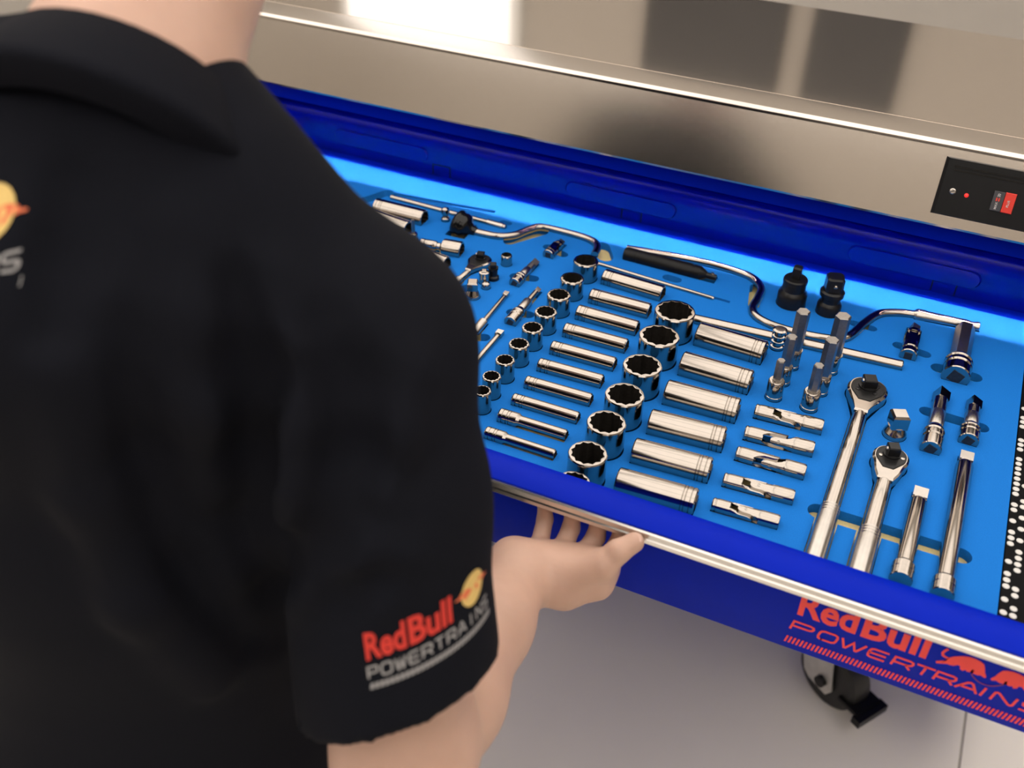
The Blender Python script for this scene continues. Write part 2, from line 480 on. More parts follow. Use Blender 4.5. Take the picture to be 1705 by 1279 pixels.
def ribbon(pts, w, closed=False):
    """flat stroke of width w along 2D pts -> verts, faces"""
    P = [Vector((p[0], p[1])) for p in pts]; n = len(P); L = []; Rr = []
    for i in range(n):
        if closed:
            a, b = P[i - 1], P[(i + 1) % n]
        else:
            a, b = P[max(i - 1, 0)], P[min(i + 1, n - 1)]
        if (not closed) and 0 < i < n - 1:
            d1 = (P[i] - P[i - 1]).normalized(); d2 = (P[i + 1] - P[i]).normalized()
        elif closed:
            d1 = (P[i] - P[i - 1]).normalized(); d2 = (P[(i + 1) % n] - P[i]).normalized()
        else:
            d1 = d2 = (b - a).normalized()
        n1 = Vector((-d1.y, d1.x)); n2 = Vector((-d2.y, d2.x)); nm = (n1 + n2)
        nm = nm.normalized() if nm.length > 1e-6 else n1
        k = min(1 / max(nm.dot(n1), 0.35), 2.2)
        L.append(P[i] + nm * w / 2 * k); Rr.append(P[i] - nm * w / 2 * k)
    vs = [tuple(p) for p in L] + [tuple(p) for p in Rr]
    fs = [(i, i + 1, n + i + 1, n + i) for i in range(n - 1)]
    if closed: fs.append((n - 1, 0, n, 2 * n - 1))
    return vs, fs


# wide rounded capitals, each stroke in a unit box
WIDE = {
    'P': [[(0, 0), (0.0, 1), (0.80, 1), (0.95, 0.92), (1, 0.74), (0.95, 0.54), (0.8, 0.46), (0.06, 0.46)]],
    'O': [[(0.2, 0), (0.8, 0), (0.95, 0.1), (1, 0.3), (1, 0.7), (0.95, 0.9), (0.8, 1), (0.2, 1), (0.05, 0.9), (0, 0.7), (0, 0.3), (0.05, 0.1), (0.2, 0), (0.3, 0)]],
    'W': [[(0, 1), (0.24, 0.02), (0.30, 0.02), (0.5, 0.85), (0.70, 0.02), (0.76, 0.02), (1, 1)]],
    'E': [[(1, 1), (0.2, 1), (0.05, 0.92), (0, 0.75), (0, 0.25), (0.05, 0.08), (0.2, 0), (1, 0)], [(0.0, 0.5), (0.95, 0.5)]],
    'R': [[(0, 0), (0.0, 1), (0.80, 1), (0.95, 0.92), (1, 0.74), (0.95, 0.54), (0.8, 0.44), (0.06, 0.44)], [(0.68, 0.44), (1, 0)]],
    'T': [[(0, 1), (1, 1)], [(0.5, 1), (0.5, 0)]],
    'A': [[(0, 0), (0.38, 0.92), (0.5, 1), (0.62, 0.92), (1, 0)], [(0.16, 0.34), (0.84, 0.34)]],
    'I': [[(0.5, 0), (0.5, 1)]],
    'N': [[(0, 0), (0.0, 0.88), (0.08, 0.96), (0.18, 0.92), (0.82, 0.08), (0.92, 0.04), (1, 0.12), (1, 1)]],
    'S': [[(0, 0.02), (0.8, 0.0), (0.96, 0.08), (1, 0.24), (0.95, 0.42), (0.8, 0.5), (0.2, 0.5), (0.05, 0.58), (0, 0.76), (0.05, 0.92), (0.2, 1), (1, 0.98)]],
}
BULL = [(145, 325), (200, 320), (290, 315), (320, 280), (400, 262), (520, 260), (600, 272), (680, 298), (750, 335), (790, 370), (800, 420), (800, 480), (818, 540), (790, 547), (740, 512), (700, 512), (640, 490), (655, 455), (630, 430), (600, 470), (560, 465), (540, 440), (500, 455), (465, 425), (472, 395), (440, 375), (380, 385), (330, 375), (290, 360), (200, 355), (150, 350)]
TAIL = [(310, 165), (265, 190), (238, 215), (240, 245), (275, 272), (310, 285)]
ARC = [(615, 490), (650, 540), (700, 590), (760, 625), (830, 648), (920, 657), (1050, 640)]


def bull_xz(p):
    q = aty(1540 + p[0] / 7.994, 1060 + p[1] / 7.994, FY)
    return (q.x, q.z - FZ)


def logo_pieces():
    """front lettering in x, z of the drawer face: list of (name, material key, verts2d, faces)"""
    out = []
    vs, fs = text_mesh('Red', bold=0.028)
    out.append(('red_letters', 'r', fit(vs, -0.0095, 0.0445, -0.0285, 0.0045), fs))
    vs, fs = text_mesh('Bull', bold=0.028)
    out.append(('red_letters', 'r', fit(vs, 0.0490, 0.1075, -0.0285, 0.0045), fs))
    # second line
    xs = [(-0.0120, 0.0075), (0.0135, 0.0300), (0.0335, 0.0555), (0.0600, 0.0760), (0.0820, 0.0985), (0.1010, 0.1170), (0.1195, 0.1360), (0.1385, 0.1570), (0.1600, 0.1610), (0.1690, 0.1870), (0.1930, 0.2110)]
    for ch, (a, b) in zip('POWERTRAINS', xs):
        V = []; F = []
        for st in WIDE[ch]:
            pts = [(a + p[0] * (b - a) + p[1] * 0.0022, -0.0500 + p[1] * 0.0118) for p in st]
            v2, f2 = ribbon(pts, 0.0022); k = len(V); V += v2; F += [tuple(i + k for i in q) for q in f2]
        out.append(('wide_letter', 'r', V, F))
    for i in range(62):
        x = -0.0145 + i * 0.00368
        out.append(('slanted_bar', 'r', [(x, -0.0695), (x + 0.0019, -0.0695), (x + 0.0036, -0.0605), (x + 0.0017, -0.0605)], [(0, 1, 2, 3)]))
    B = [bull_xz(p) for p in BULL]; T = [bull_xz(p) for p in TAIL]; A = [bull_xz(p) for p in ARC]
    mid = (bull_xz((818, 540))[0] + bull_xz((870, 565))[0]) / 2
    for sgn in (0, 1):
        g = (lambda p: p) if not sgn else (lambda p: (2 * mid - p[0], p[1]))
        out.append(('bull_emblem', 'r', [g(p) for p in B], [tuple(range(len(B)))]))
        v2, f2 = ribbon([g(p) for p in T], 0.0022)
        out.append(('bull_tail', 'r', v2, f2))
    v2, f2 = ribbon([tuple(p) for p in smooth_path([Vector((*p, 0)) for p in A], 3)], 0.0012)
    out.append(('sun_arc', 'p', [(p[0], p[1]) for p in v2], f2))
    return out


def flat_print(name, vs2, fs, m, parent, y, t=0.0004):
    """thin raised print lying on a face that looks to -y"""
    me = bpy.data.meshes.new(name)
    bm = bmesh.new(); bv = [bm.verts.new((v[0], y - t, v[1])) for v in vs2]
    for q in fs:
        try: bm.faces.new([bv[i] for i in q])
        except ValueError: pass
    bmesh.ops.triangulate(bm, faces=bm.faces)
    bmesh.ops.recalc_face_normals(bm, faces=bm.faces)
    for fc in bm.faces:
        if fc.normal.y > 0: fc.normal_flip()
    r = bmesh.ops.extrude_face_region(bm, geom=bm.faces[:])
    for g in r['geom']:
        if isinstance(g, bmesh.types.BMVert): g.co.y += t * 0.9
    bm.to_mesh(me); bm.free(); me.materials.append(M[m])
    o = bpy.data.objects.new(name, me); COL.objects.link(o); o.parent = parent
    return o


LOGO = logo_pieces()
for (nm, k, vs, fs) in LOGO:
    if nm == 'slanted_bar' and vs[0][0] > DR - 0.01: continue
    if nm not in ('bull_emblem', 'bull_tail', 'sun_arc'): vs = [(v[0] * KF, H + (v[1] - H) * KF) for v in vs]
    flat_print(nm, vs, fs, {'r': 'red', 'p': 'purple'}[k], drawer, FY)

# label text on the power panel (turned a quarter)
for body, m_, par, (x0, x1, z0, z1), yy in (('PLUS', 'label_text', rs, (0.0803, 0.0830, 0.0368, 0.0448), -0.0095), ('MAX', 'label_text', sw, (0.0680, 0.0706, 0.0320, 0.0405), -0.0085), ('30', 'label_text', sw, (0.0680, 0.0714, 0.0468, 0.0505), -0.0085), ('=', 'red_plastic', sw, (0.0675, 0.0717, 0.0415, 0.0455), -0.0085)):
    vs, fs = text_mesh(body, bold=0.02)
    vs = [(-v[1], v[0]) for v in vs]
    o = flat_print('print', fit(vs, x0, x1, z0, z1), fs, m_, par, yy, 0.0003)

# casters
def caster(x, y, ang):
    T = Matrix.Translation((x, y - 1.7, 0)) @ Matrix.Rotation(ang, 4, 'Z')
    R = 0.066
    plate = MB().box(-0.055, 0.055, -0.045, 0.045, 0.152, 0.160, T).lathe([(0.034, 0.138), (0.036, 0.145), (0.034, 0.152)], 24, T).build('caster', 'zinc', cab)
    RX = Matrix.Rotation(math.pi / 2, 4, 'Y')
    C0 = T @ Matrix.Translation((0, -0.022, R))
    w = MB().lathe([(0.030, -0.024), (R - 0.010, -0.024), (R - 0.002, -0.019), (R, -0.010), (R, 0.010), (R - 0.002, 0.019), (R - 0.010, 0.024), (0.030, 0.024)], 40, C0 @ RX).build('wheel', 'rubber', plate)
    y_ = MB()
    for s in (-1, 1):
        outl = [(-0.030, 0.136), (0.030, 0.136), (0.034, 0.100), (0.020, 0.066 - 0.012), (0.006, 0.044), (-0.036, 0.040), (-0.046, 0.058), (-0.040, 0.085)]
        vs = [(s * 0.030, p[0], p[1]) for p in outl] + [(s * 0.033, p[0], p[1]) for p in outl]
        n = len(outl)
        y_.add(vs, [tuple(range(n)), tuple(range(n, 2 * n))[::-1]] + [(i, (i + 1) % n, n + (i + 1) % n, n + i) for i in range(n)], T)
    y_.box(-0.033, 0.033, -0.030, 0.030, 0.132, 0.138, T)
    y_.build('fork', 'zinc', plate)
    MB().lathe([(0.011, -0.042), (0.011, 0.042)], 16, C0 @ RX).build('axle', 'black_steel', plate)
    MB().box(-0.030, 0.030, -0.105, -0.060, 0.052, 0.060, T).box(-0.036, 0.036, -0.118, -0.100, 0.040, 0.056, T).build('brake_pedal', 'black_plastic', plate)
    for bx, by in ((-0.042, -0.034), (0.042, -0.034), (-0.042, 0.034), (0.042, 0.034)):
        MB().lathe([(0.006, 0.146), (0.006, 0.152)], 6, T @ Matrix.Translation((bx, by, 0))).build('bolt', 'satin', plate)


caster(0.055, 1.325, math.radians(57))
caster(-0.95, 1.40, math.radians(20))
caster(0.25, 1.62, 0.3)
caster(-0.95, 1.62, -0.2)
# flat floor label beyond the caster is left as bare tile

# ------------------------------------------------------------------ dotted liners
def liner(x0, x1, dots, label):
    t = thing('perforated_liner', label, 'drawer liner', 'black dotted liner strips', Matrix.Translation((0, 1.0, FZ)))
    MB().prism([(x0, 0.6922 - 1), (x1, 0.6922 - 1), (x1, 1.2885 - 1), (x0, 1.2885 - 1)], -0.0570, 0.0, bev=0.0008).build('sheet', 'black_liner', t)
    dm = None
    for (x, y) in dots:
        if dm is None:
            o = MB().lathe([(0.0034, 0.0), (0.0033, 0.0004), (0.0029, 0.0007)], 16).build('dot', 'dot', t); dm = o.data
        else:
            o = bpy.data.objects.new('dot', dm); COL.objects.link(o); o.parent = t
        o.location = (x, y - 1.0, 0.0)


c1 = [235, 280, 300, 322, 388, 410, 433, 480, 503, 526, 550, 574, 599, 624, 648, 700, 725, 778, 832, 860, 888, 974, 1033, 1063, 1093, 1157, 1220]
c1x = [188, 186, 184, 180, 176, 174, 172, 168, 166, 162, 160, 156, 154, 151, 149, 143, 140, 134, 128, 125, 122, 112, 106, 102, 99, 92, 85]
c2 = [610, 685, 712, 765, 819, 875, 930, 960, 990, 1019, 1110, 1141, 1204, 1238]
c2x = [188, 187, 184, 180, 175, 171, 165, 162, 159, 156, 148, 144, 138, 134]
dots = [at(1640 + x / 2.907, 600 + y / 2.907) for x, y in zip(c1x, c1)]
d2 = [at(1640 + x / 2.907, 600 + y / 2.907) for x, y in zip(c2x, c2)]
xa = sum(p.x for p in dots) / len(dots); xb = sum(p.x for p in d2) / len(d2)
dl = [(xa, p.y) for p in dots] + [(xb, p.y) for p in d2]
for k in range(4, 10):
    y = 0.76
    while y < 1.27:
        if random.random() < 0.6: dl.append((xa + (xb - xa) * k, y))
        y += 0.0112
LX1 = 0.1575
liner(LX1, DR - 0.004, dl, 'black liner strip with white dots at the right end of the drawer')
dl = [(-1.0245 - 0.0115 * i, 1.2775 - 0.0125 * j) for i in range(3) for j in range(40) if (i * 7 + j * 5) % 4 or j < 3]
liner(DL + 0.004, -1.0175, dl, 'black liner strip with white dots in the far left drawer corner')

# ------------------------------------------------------------------ tools
UP = lambda x, y, rz=0.0: Matrix.Translation((x, y, FZ - DEPTH)) @ Matrix.Rotation(rz, 4, 'Z')


LIE = 0.42                      # axis height over the foam in radii
SLW = math.sqrt(1 - LIE * LIE)   # half width of the slot in radii


def lying(a, b, r, roll=0.0):
    """frame whose local +Z runs from a to b, resting on the two edges of its slot"""
    a = Vector((a.x, a.y, FZ + LIE * r)); b = Vector((b.x, b.y, FZ + LIE * r))
    z = (b - a).normalized(); y = Vector((0, 0, 1)); x = y.cross(z).normalized()
    m = Matrix((x, y, z)).transposed().to_4x4(); m.translation = a
    return m @ Matrix.Rotation(roll, 4, 'Z'), (b - a).length


def star(r, z, n=12, depth=0.12, rot=0.0):
    out = []
    for i in range(n * 4):
        a = 2 * math.pi * i / (n * 4) + rot
        k = i % 4
        rr = r * (1.0 if k == 0 else (1 - depth if k == 2 else 1 - depth * 0.62))
        out.append((rr * math.cos(a), rr * math.sin(a), z))
    return out


def circ(r, z, n=48):
    return [(r * math.cos(2 * math.pi * i / n), r * math.sin(2 * math.pi * i / n), z) for i in range(n)]


def socket_parts(root, r, L, rd=None, base=None, well=0.55, ri=0.86, grooves=True):
    """body along +Z from the drive end at 0 to the open mouth at L"""
    rd = rd or r
    rs_ = [circ(rd * 0.55, 0.0004), circ(rd * 0.90, 0.0), circ(rd, 0.0015)]
    if grooves:
        g = min(0.012, L * 0.22)
        for z in (g * 0.45, g * 0.9, g * 1.15):
            rs_ += [circ(rd, z - 0.0006), circ(rd - 0.0007, z - 0.0002), circ(rd - 0.0007, z + 0.0002), circ(rd, z + 0.0006)]
    if base:
        rs_ += [circ(rd, base), circ(r, base + abs(rd - r) * 1.6 + 0.0005)]
    rs_ += [circ(r, L - 0.0016), circ(r - 0.0009, L - 0.0002), circ(r - 0.0014, L), star(r * ri, L)]
    MB().rings(rs_, cap0=True, cap1=False).build('body', 'chrome', root, 26)
    MB().rings([star(r * ri, L), star(r * ri * 0.985, L * (1 - well)), circ(r * ri * 0.55, L * (1 - well) - 0.002)], cap0=False, cap1=True).build('bore', 'well', root, 20)
    q = rd * 0.38
    MB().box(-q, q, -q, q, -0.0006, 0.0003).build('drive_square', 'well', root)


# --- small shallow sockets standing in a column
sm = [(975.8, 433.2, 42), (952.8, 462.6, 39.5), (930.7, 490, 39.5), (908.9, 518.4, 37.5), (886.6, 544.7, 36), (864.3, 571.6, 35), (840.9, 598.6, 33), (818.6, 625.7, 32), (802.9, 649.9, 30.5)]
hs = 0.0275
for i, (u, v, w) in enumerate(sm):
    p = at(u, v, hs); r = w / 2 * mpp(u, v, hs)
    t = thing('shallow_socket', f'small upright twelve-point chrome socket, {ORD[i]} from the back in the small socket column', 'socket', 'small upright sockets', UP(p.x, p.y, 0.2 * i))
    socket_parts(t, r, hs + DEPTH, grooves=False, base=0.017, rd=r * 0.985)
    cut_disc(p.x, p.y, r + 0.0006)

# --- big shallow sockets standing
bg = [(1124.3, 517, 67.5), (1098, 558.5, 67), (1069.9, 607.5, 65.5), (1040.4, 656.5, 66), (1009.8, 703, 66), (978.8, 754.5, 66), (950.5, 803, 60)]
hb = 0.036
for i, (u, v, w) in enumerate(bg):
    p = at(u, v, hb); r = w / 2 * mpp(u, v, hb)
    if i == 6: hb = 0.030; r = 0.0175; p.y = 0.6935 + r
    t = thing('wide_socket', f'wide upright twelve-point chrome socket, {ORD[i]} from the back in the wide socket column', 'socket', 'wide upright sockets', UP(p.x, p.y, 0.13 * i))
    socket_parts(t, r, hb + DEPTH, grooves=False, base=0.016, rd=r * 0.985, well=0.62, ri=0.88)
    cut_disc(p.x, p.y, r + 0.0006, 28)

# --- slim deep sockets lying in a row, drive end on the left
dp = [(1006, 459, 1104, 488, 29), (984, 491, 1082, 517, 28), (962, 518, 1062, 546, 27.5), (940.5, 547.5, 1044, 575.5, 26.5), (919, 577, 1024.5, 606, 25.5), (897.5, 605.5, 1003.5, 634.5, 24.5), (876, 634.5, 985, 665.5, 23.5), (854.5, 663, 963.5, 695.5, 22), (832, 690.5, 943.5, 725, 19.5), (809.5, 719.5, 924.5, 757, 17.5)]
for i, (u0, v0, u1, v1, w) in enumerate(dp):
    r = w / 2 * mpp(u0, v0) * 1.02
    za = r * 0.62
    a = at(u0, v0, za); b = at(u1, v1, za)
    mw, L = lying(a, b, r)
    rd = r if i < 8 else r * 1.28
    if i >= 8: mw, L = lying(a, b, rd)
    t = thing('deep_socket', f'slim deep chrome socket lying flat, {ORD[i]} from the back in the slim socket row', 'socket', 'slim deep sockets', mw)
    socket_parts(t, r, L, rd=rd, base=(0.022 if i >= 8 else None))
    cut_bar(a, b, max(r, rd) * SLW, 0.0003)

# --- wide deep sockets lying, mouth on the left, drive end with rings on the right
wd = [(1162, 554, 1274, 587, 41), (1135.5, 603, 1251.5, 636, 42), (1109, 650.5, 1230, 683, 43), (1082, 699.5, 1207, 731, 43), (1055, 747.5, 1184, 782, 43), (1028, 797, 1160, 834, 43.5)]
for i, (u0, v0, u1, v1, w) in enumerate(wd):
    r = w / 2 * mpp(u0, v0) * 1.07
    za = r * 0.60
    a = at(u0, v0, za); b = at(u1, v1, za)
    mw, L = lying(b, a, r)
    t = thing('deep_socket', f'wide deep chrome socket lying flat, {ORD[i]} from the back in the wide socket row', 'socket', 'wide deep sockets', mw)
    socket_parts(t, r, L, ri=0.87)
    cut_bar(a, b, r * SLW, 0.0003)


def flex_socket(root, r, L, roll=0.0):
    Rr = Matrix.Rotation(roll, 4, 'Z')

    def arms(z0, z1, axis):
        m_ = MB()
        for s in (-1, 1):
            rs_ = []
            for z, wdt in ((z0, 0.97), (z0 + (z1 - z0) * 0.16, 0.72), (z0 + (z1 - z0) * 0.40, 0.52), (z1 - (z1 - z0) * 0.22, 0.50), (z1 - (z1 - z0) * 0.06, 0.38), (z1, 0.22)):
                ring = []
                for k in range(9):
                    a = -math.asin(min(wdt, 0.99)) + 2 * math.asin(min(wdt, 0.99)) * k / 8
                    ring.append((s * r * 0.99 * math.cos(a), r * 0.99 * math.sin(a), z))
                top_ = ring[-1]; bot = ring[0]
                ring.append((s * r * 0.42, top_[1], z)); ring.append((s * r * 0.42, bot[1], z))
                rs_.append(ring)
            m_.rings(rs_, Rr @ Matrix.Rotation(axis, 4, 'Z'))
        return m_
    a, b = 0.27 * L, 0.70 * L
    m1 = arms(a - 0.0006, 0.615 * L, 0.0)
    m1.lathe([(r * 0.85, 0), (r * 0.98, 0.0012), (r * 0.98, 0.003), (r * 0.93, 0.0034), (r * 0.93, 0.0042), (r * 0.98, 0.0046), (r, 0.008), (r, a)], 32, Rr)
    m1.build('drive_yoke', 'chrome', root, 26)
    m2 = arms(b + 0.0006, 0.385 * L, math.pi / 2)
    m2.lathe([(r, b), (r * 1.06, b + 0.003), (r * 1.06, L - 0.002), (r * 0.98, L)], 32, Rr)
    m2.build('socket_yoke', 'chrome', root, 26)
    MB().box(-r * 0.38, r * 0.38, -r * 0.38, r * 0.38, 0.44 * L, 0.56 * L, Rr).build('joint_block', 'satin', root)
    m4 = MB()
    for ax in (0.0, math.pi / 2):
        m4.lathe([(r * 0.22, -r * 0.985), (r * 0.22, r * 0.985)], 12, Rr @ Matrix.Rotation(ax, 4, 'Z') @ Matrix.Translation((0, 0, 0.5 * L)) @ Matrix.Rotation(math.pi / 2, 4, 'Y'))
    m4.build('joint_pin', 'steel_bit', root)
    MB().rings([circ(r * 0.80, L + 0.0001, 24), circ(r * 0.78, L + 0.0003, 24)]).build('bore', 'well', root)


fx = [(1257, 683, 1370, 711, 24), (1240, 719, 1355, 748, 24), (1226, 753, 1341, 786, 24), (1204.5, 797, 1322, 828, 23), (1186, 838, 1297, 869, 22)]
for i, (u0, v0, u1, v1, w) in enumerate(fx):
    r = w / 2 * mpp(u0, v0) * 1.13
    za = r * 0.6
    a = at(u0, v0, za); b = at(u1, v1, za)
    mw, L = lying(a, b, r * 1.06)
    t = thing('swivel_socket', f'chrome swivel joint socket lying flat, {ORD[i]} from the back in the swivel socket row', 'socket', 'swivel sockets', mw)
    flex_socket(t, r, L, [0.3, 1.0, 1.2, 0.35, 0.2][i])
    cut_bar(a, b, r * 1.06 * SLW, 0.0003)


def hexring(r, z, rot=0.0):
    return [(r * math.cos(math.pi / 3 * i + rot), r * math.sin(math.pi / 3 * i + rot), z) for i in range(6)]


def hex_bit(root, rb, hb_, rh, ht, bore=False):
    """hb_: height of the holder, ht: total height (both from the bottom)"""
    MB().lathe([(rb * 0.9, 0), (rb, 0.001), (rb, 0.009 + DEPTH * 0.6), (rb * 0.94, 0.0095 + DEPTH * 0.6), (rb * 0.94, 0.0105 + DEPTH * 0.6), (rb, 0.011 + DEPTH * 0.6), (rb, hb_ - 0.002), (rb * 0.93, hb_ - 0.0006), (rb * 0.86, hb_), (rh * 1.15, hb_), (rh * 1.12, hb_ + 0.0008)], 32).build('holder', 'chrome', root)
    MB().rings([hexring(rh, hb_), hexring(rh, ht - 0.0012), hexring(rh * 0.85, ht)]).build('hex_shaft', 'steel_bit', root, 25)


hx = [('left', 1323.5, 582, 12.5, 11.5, 0.055, 'first'), ('left', 1308.4, 608, 13, 9.5, 0.041, 'second'), ('left', 1294, 632.6, 14, 7.5, 0.028, 'third'),
      ('right', 1388, 589.5, 13.5, 13, 0.055, 'first'), ('right', 1371.4, 624.4, 13.5, 11.5, 0.050, 'second'), ('right', 1353.6, 650.4, 14.5, 9.0, 0.036, 'third')]
hh = 0.0255
for (side, u, v, wb, wh, ext, od) in hx:
    p = at(u, v, hh); k = mpp(u, v, hh)
    t = thing('hex_bit_socket', f'upright hex bit socket with grey shaft, {od} from the back in the {side} pair column', 'bit socket', 'upright hex bit sockets', UP(p.x, p.y, 0.3))
    hex_bit(t, wb * k, hh + DEPTH, wh * k, hh + DEPTH + ext)
    cut_disc(p.x, p.y, wb * k + 0.0006)

# --- black impact adapters
p = at(1325, 466, 0.036); k = mpp(1325, 466, 0.03)
t = thing('impact_adapter', 'broad black impact adapter standing upright with square tip near the drawer back', 'adapter', 'black adapters', UP(p.x, p.y))
R_ = 24 * k; z0 = DEPTH
MB().lathe([(R_, 0), (R_, z0 + 0.016), (R_ * 0.97, z0 + 0.018), (R_ * 0.80, z0 + 0.022), (R_ * 0.79, z0 + 0.033), (R_ * 0.83, z0 + 0.0335), (R_ * 0.83, z0 + 0.0375), (R_ * 0.76, z0 + 0.039)], 36).build('body', 'black_steel', t)
q = R_ * 0.30
MB().prism([(-q, -q * 0.8), (-q * 0.8, -q), (q * 0.8, -q), (q, -q * 0.8), (q, q * 0.8), (q * 0.8, q), (-q * 0.8, q), (-q, q * 0.8)], z0 + 0.038, z0 + 0.056, bev=0.002).build('square_drive', 'black_steel', t)
cut_disc(p.x, p.y, R_ + 0.0006, 28)
p = at(1378, 519, 0.0); k = mpp(1378, 519)
t = thing('impact_adapter', 'slim black impact adapter standing upright with steel ball near the drawer back', 'adapter', 'black adapters', UP(p.x, p.y, 0.3))
R_ = 20 * k
MB().lathe([(R_, 0), (R_, z0 + 0.012), (R_ * 0.95, z0 + 0.014), (R_ * 0.78, z0 + 0.017), (R_ * 0.78, z0 + 0.024), (R_ * 0.98, z0 + 0.026), (R_, z0 + 0.032), (R_ * 0.86, z0 + 0.034)], 36).build('body', 'black_steel', t)
q = R_ * 0.70
MB().prism([(-q, -q * 0.7), (-q * 0.7, -q), (q * 0.7, -q), (q, -q * 0.7), (q, q * 0.7), (q * 0.7, q), (-q * 0.7, q), (-q, q * 0.7)], z0 + 0.033, z0 + 0.054, bev=0.002).build('square_drive', 'black_steel', t)
MB().lathe([(0.0030, 0), (0.0026, 0.0014), (0.0014, 0.0024), (0.0003, 0.0027)], 14, Matrix.Translation((0, -q, z0 + 0.044)) @ Matrix.Rotation(math.pi / 2, 4, 'X')).build('detent_ball', 'chrome', t)
cut_disc(p.x, p.y, R_ + 0.0006, 28)


# --- long bars and speeder braces
def flat(pts, z):
    return [Vector((p.x, p.y, FZ + z)) for p in pts]


def path_cut(pts, r):
    for a, b in zip(pts[:-1], pts[1:]):
        d = (b - a); d.z = 0
        if d.length > 1e-5: cut_bar(a, b, r, r * 0.35)


def world_tool(name, label, cat, group, o3):
    return thing(name, label, cat, group, Matrix.Translation(o3)), Matrix.Translation(-Vector(o3))


# breaker bar
r = 0.0068; za = r * 0.42
a = at(1149, 527, za + r * 0.4); b = at(1504, 606.5, za + r * 0.4)
pts = flat([a, b], za)
t, iv = world_tool('slide_bar', 'long straight chrome bar lying behind the upright hex bit sockets', 'bar', 'long rods', pts[0])
d = (pts[1] - pts[0]).normalized()
MB().tube([pts[0], pts[0] + d * 0.0012, pts[1] - d * 0.0012, pts[1]], [r * 0.85, r, r, r * 0.85], 20, iv).build('rod', 'chrome', t)
cut_bar(a, b, r * SLW, 0.0003)
# knurled collar standing at the bar
p = at(1294, 576, 0.0)
t = thing('ribbed_coupler', 'small ribbed chrome coupler standing beside the long straight bar', 'coupler', None, UP(p.x, p.y - 0.004))
k = mpp(1297, 560); R_ = 11.5 * k
pr = [(R_ * 0.8, 0.0)]
for i in range(4):
    zb = 0.012 + i * 0.0075
    pr += [(R_ * 0.72, zb), (R_, zb + 0.0012), (R_, zb + 0.0045), (R_ * 0.72, zb + 0.0060)]
MB().lathe(pr, 30).build('body', 'chrome', t)
cut_disc(p.x, p.y - 0.004, R_ + 0.0004)

# thin rod behind the first slim deep socket
r = 0.0030; za = r - DEPTH + 0.005
a = at(991, 439, 0); b = at(1186, 498, 0); c = at(1215, 503, 0)
pts = flat([a, b], 0.0012)
t, iv = world_tool('thin_rod', 'thin chrome rod in a groove behind the slim deep sockets', 'rod', 'long rods', pts[0])
MB().tube(pts, r, 14, iv).build('rod', 'chrome', t)
MB().lathe([(r * 1.0, 0), (r * 0.7, 0.002)], 14, iv @ Matrix.Translation(pts[1]) @ (pts[1] - pts[0]).to_track_quat('Z', 'Y').to_matrix().to_4x4()).build('tip', 'satin', t)
cut_bar(a, c, r * 0.9, 0.0003)


def brace(label, pxs, r, z=None, ends=None):
    za = r * 0.42 if z is None else z
    base = flat([at(u, v, za + r * 0.5) for (u, v) in pxs], za)
    pts = smooth_path(base, 7)
    t, iv = world_tool('speeder_brace', label, 'brace', 'speeder braces', base[0])
    MB().tube(pts, r, 16, iv).build('cranked_rod', 'chrome', t)
    path_cut(pts[::2] + [pts[-1]], r * 0.95)
    return t, iv, pts


rb = 0.0056
t, iv, pts = brace('cranked chrome brace running from the black handle to the drawer back right', [(1044, 411), (1110, 422), (1176, 435), (1232, 451), (1256, 462), (1268, 478), (1262, 494), (1254, 510), (1261, 525), (1290, 540), (1336, 553), (1380, 561), (1404, 561), (1420, 553), (1440, 535), (1464, 520), (1495, 518), (1524, 521)], rb)
e0 = pts[-1]; e1 = at(1630, 548, 0.0); e1 = Vector((e1.x, e1.y, e0.z)); dd = (e1 - e0); Lh = dd.length
Q = iv @ Matrix.Translation(e0) @ dd.to_track_quat('Z', 'Y').to_matrix().to_4x4()
MB().lathe([(0.0066, -0.001), (0.0085, 0.002), (0.0085, 0.012), (0.0078, 0.014), (0.0072, 0.05), (0.0070, Lh - 0.016), (0.0058, Lh - 0.012), (0.0058, Lh - 0.007), (0.0068, Lh - 0.005), (0.0068, Lh - 0.001), (0.0055, Lh)], 24, Q).build('grip', 'satin', t)
cut_bar(e0, e1, 0.0080, 0.0005)

t, iv, pts = brace('cranked chrome brace with black palm knob lying along the drawer back', [(790, 383), (808, 387), (830, 391), (856, 389), (880, 380), (903, 375.5), (950, 386), (982, 396), (995, 407), (990, 422)], rb)
d0 = (pts[0] - pts[3]).normalized(); o0 = pts[0]
d1 = (d0 + Vector((0, 0, 0.28))).normalized()
Q = iv @ Matrix.Translation(o0 - d0 * 0.002) @ d1.to_track_quat('Z', 'Y').to_matrix().to_4x4()
MB().lathe([(0.0070, 0.0), (0.0075, 0.006), (0.011, 0.010), (0.0165, 0.013), (0.0185, 0.0165), (0.0195, 0.0205), (0.0185, 0.0240), (0.0195, 0.0262), (0.0205, 0.0285), (0.0195, 0.032), (0.0150, 0.0355), (0.0080, 0.0375), (0.002, 0.0382)], 32, Q).build('palm_knob', 'gloss_black', t, 50)
kc = o0 + d0 * 0.022
cut_bar(o0 + d0 * 0.006, o0 + d0 * 0.037, 0.0225)
cut_slot(at(848, 402), at(903, 386), 0.0090)
cut_slot(at(1258, 478), at(1255, 508), 0.0075)
cut_slot(at(1421, 538), at(1452, 547), 0.0065)
cut_slot(at(1002, 410), at(1008, 428), 0.0115)

t, iv, pts = brace('cranked chrome brace half hidden at the far left drawer corner', [(448, 262), (470, 267), (500, 274), (513, 278), (521, 286), (517, 298), (500, 305), (470, 300)], 0.0048)
cut_slot(at(524, 295), at(530, 303), 0.009)
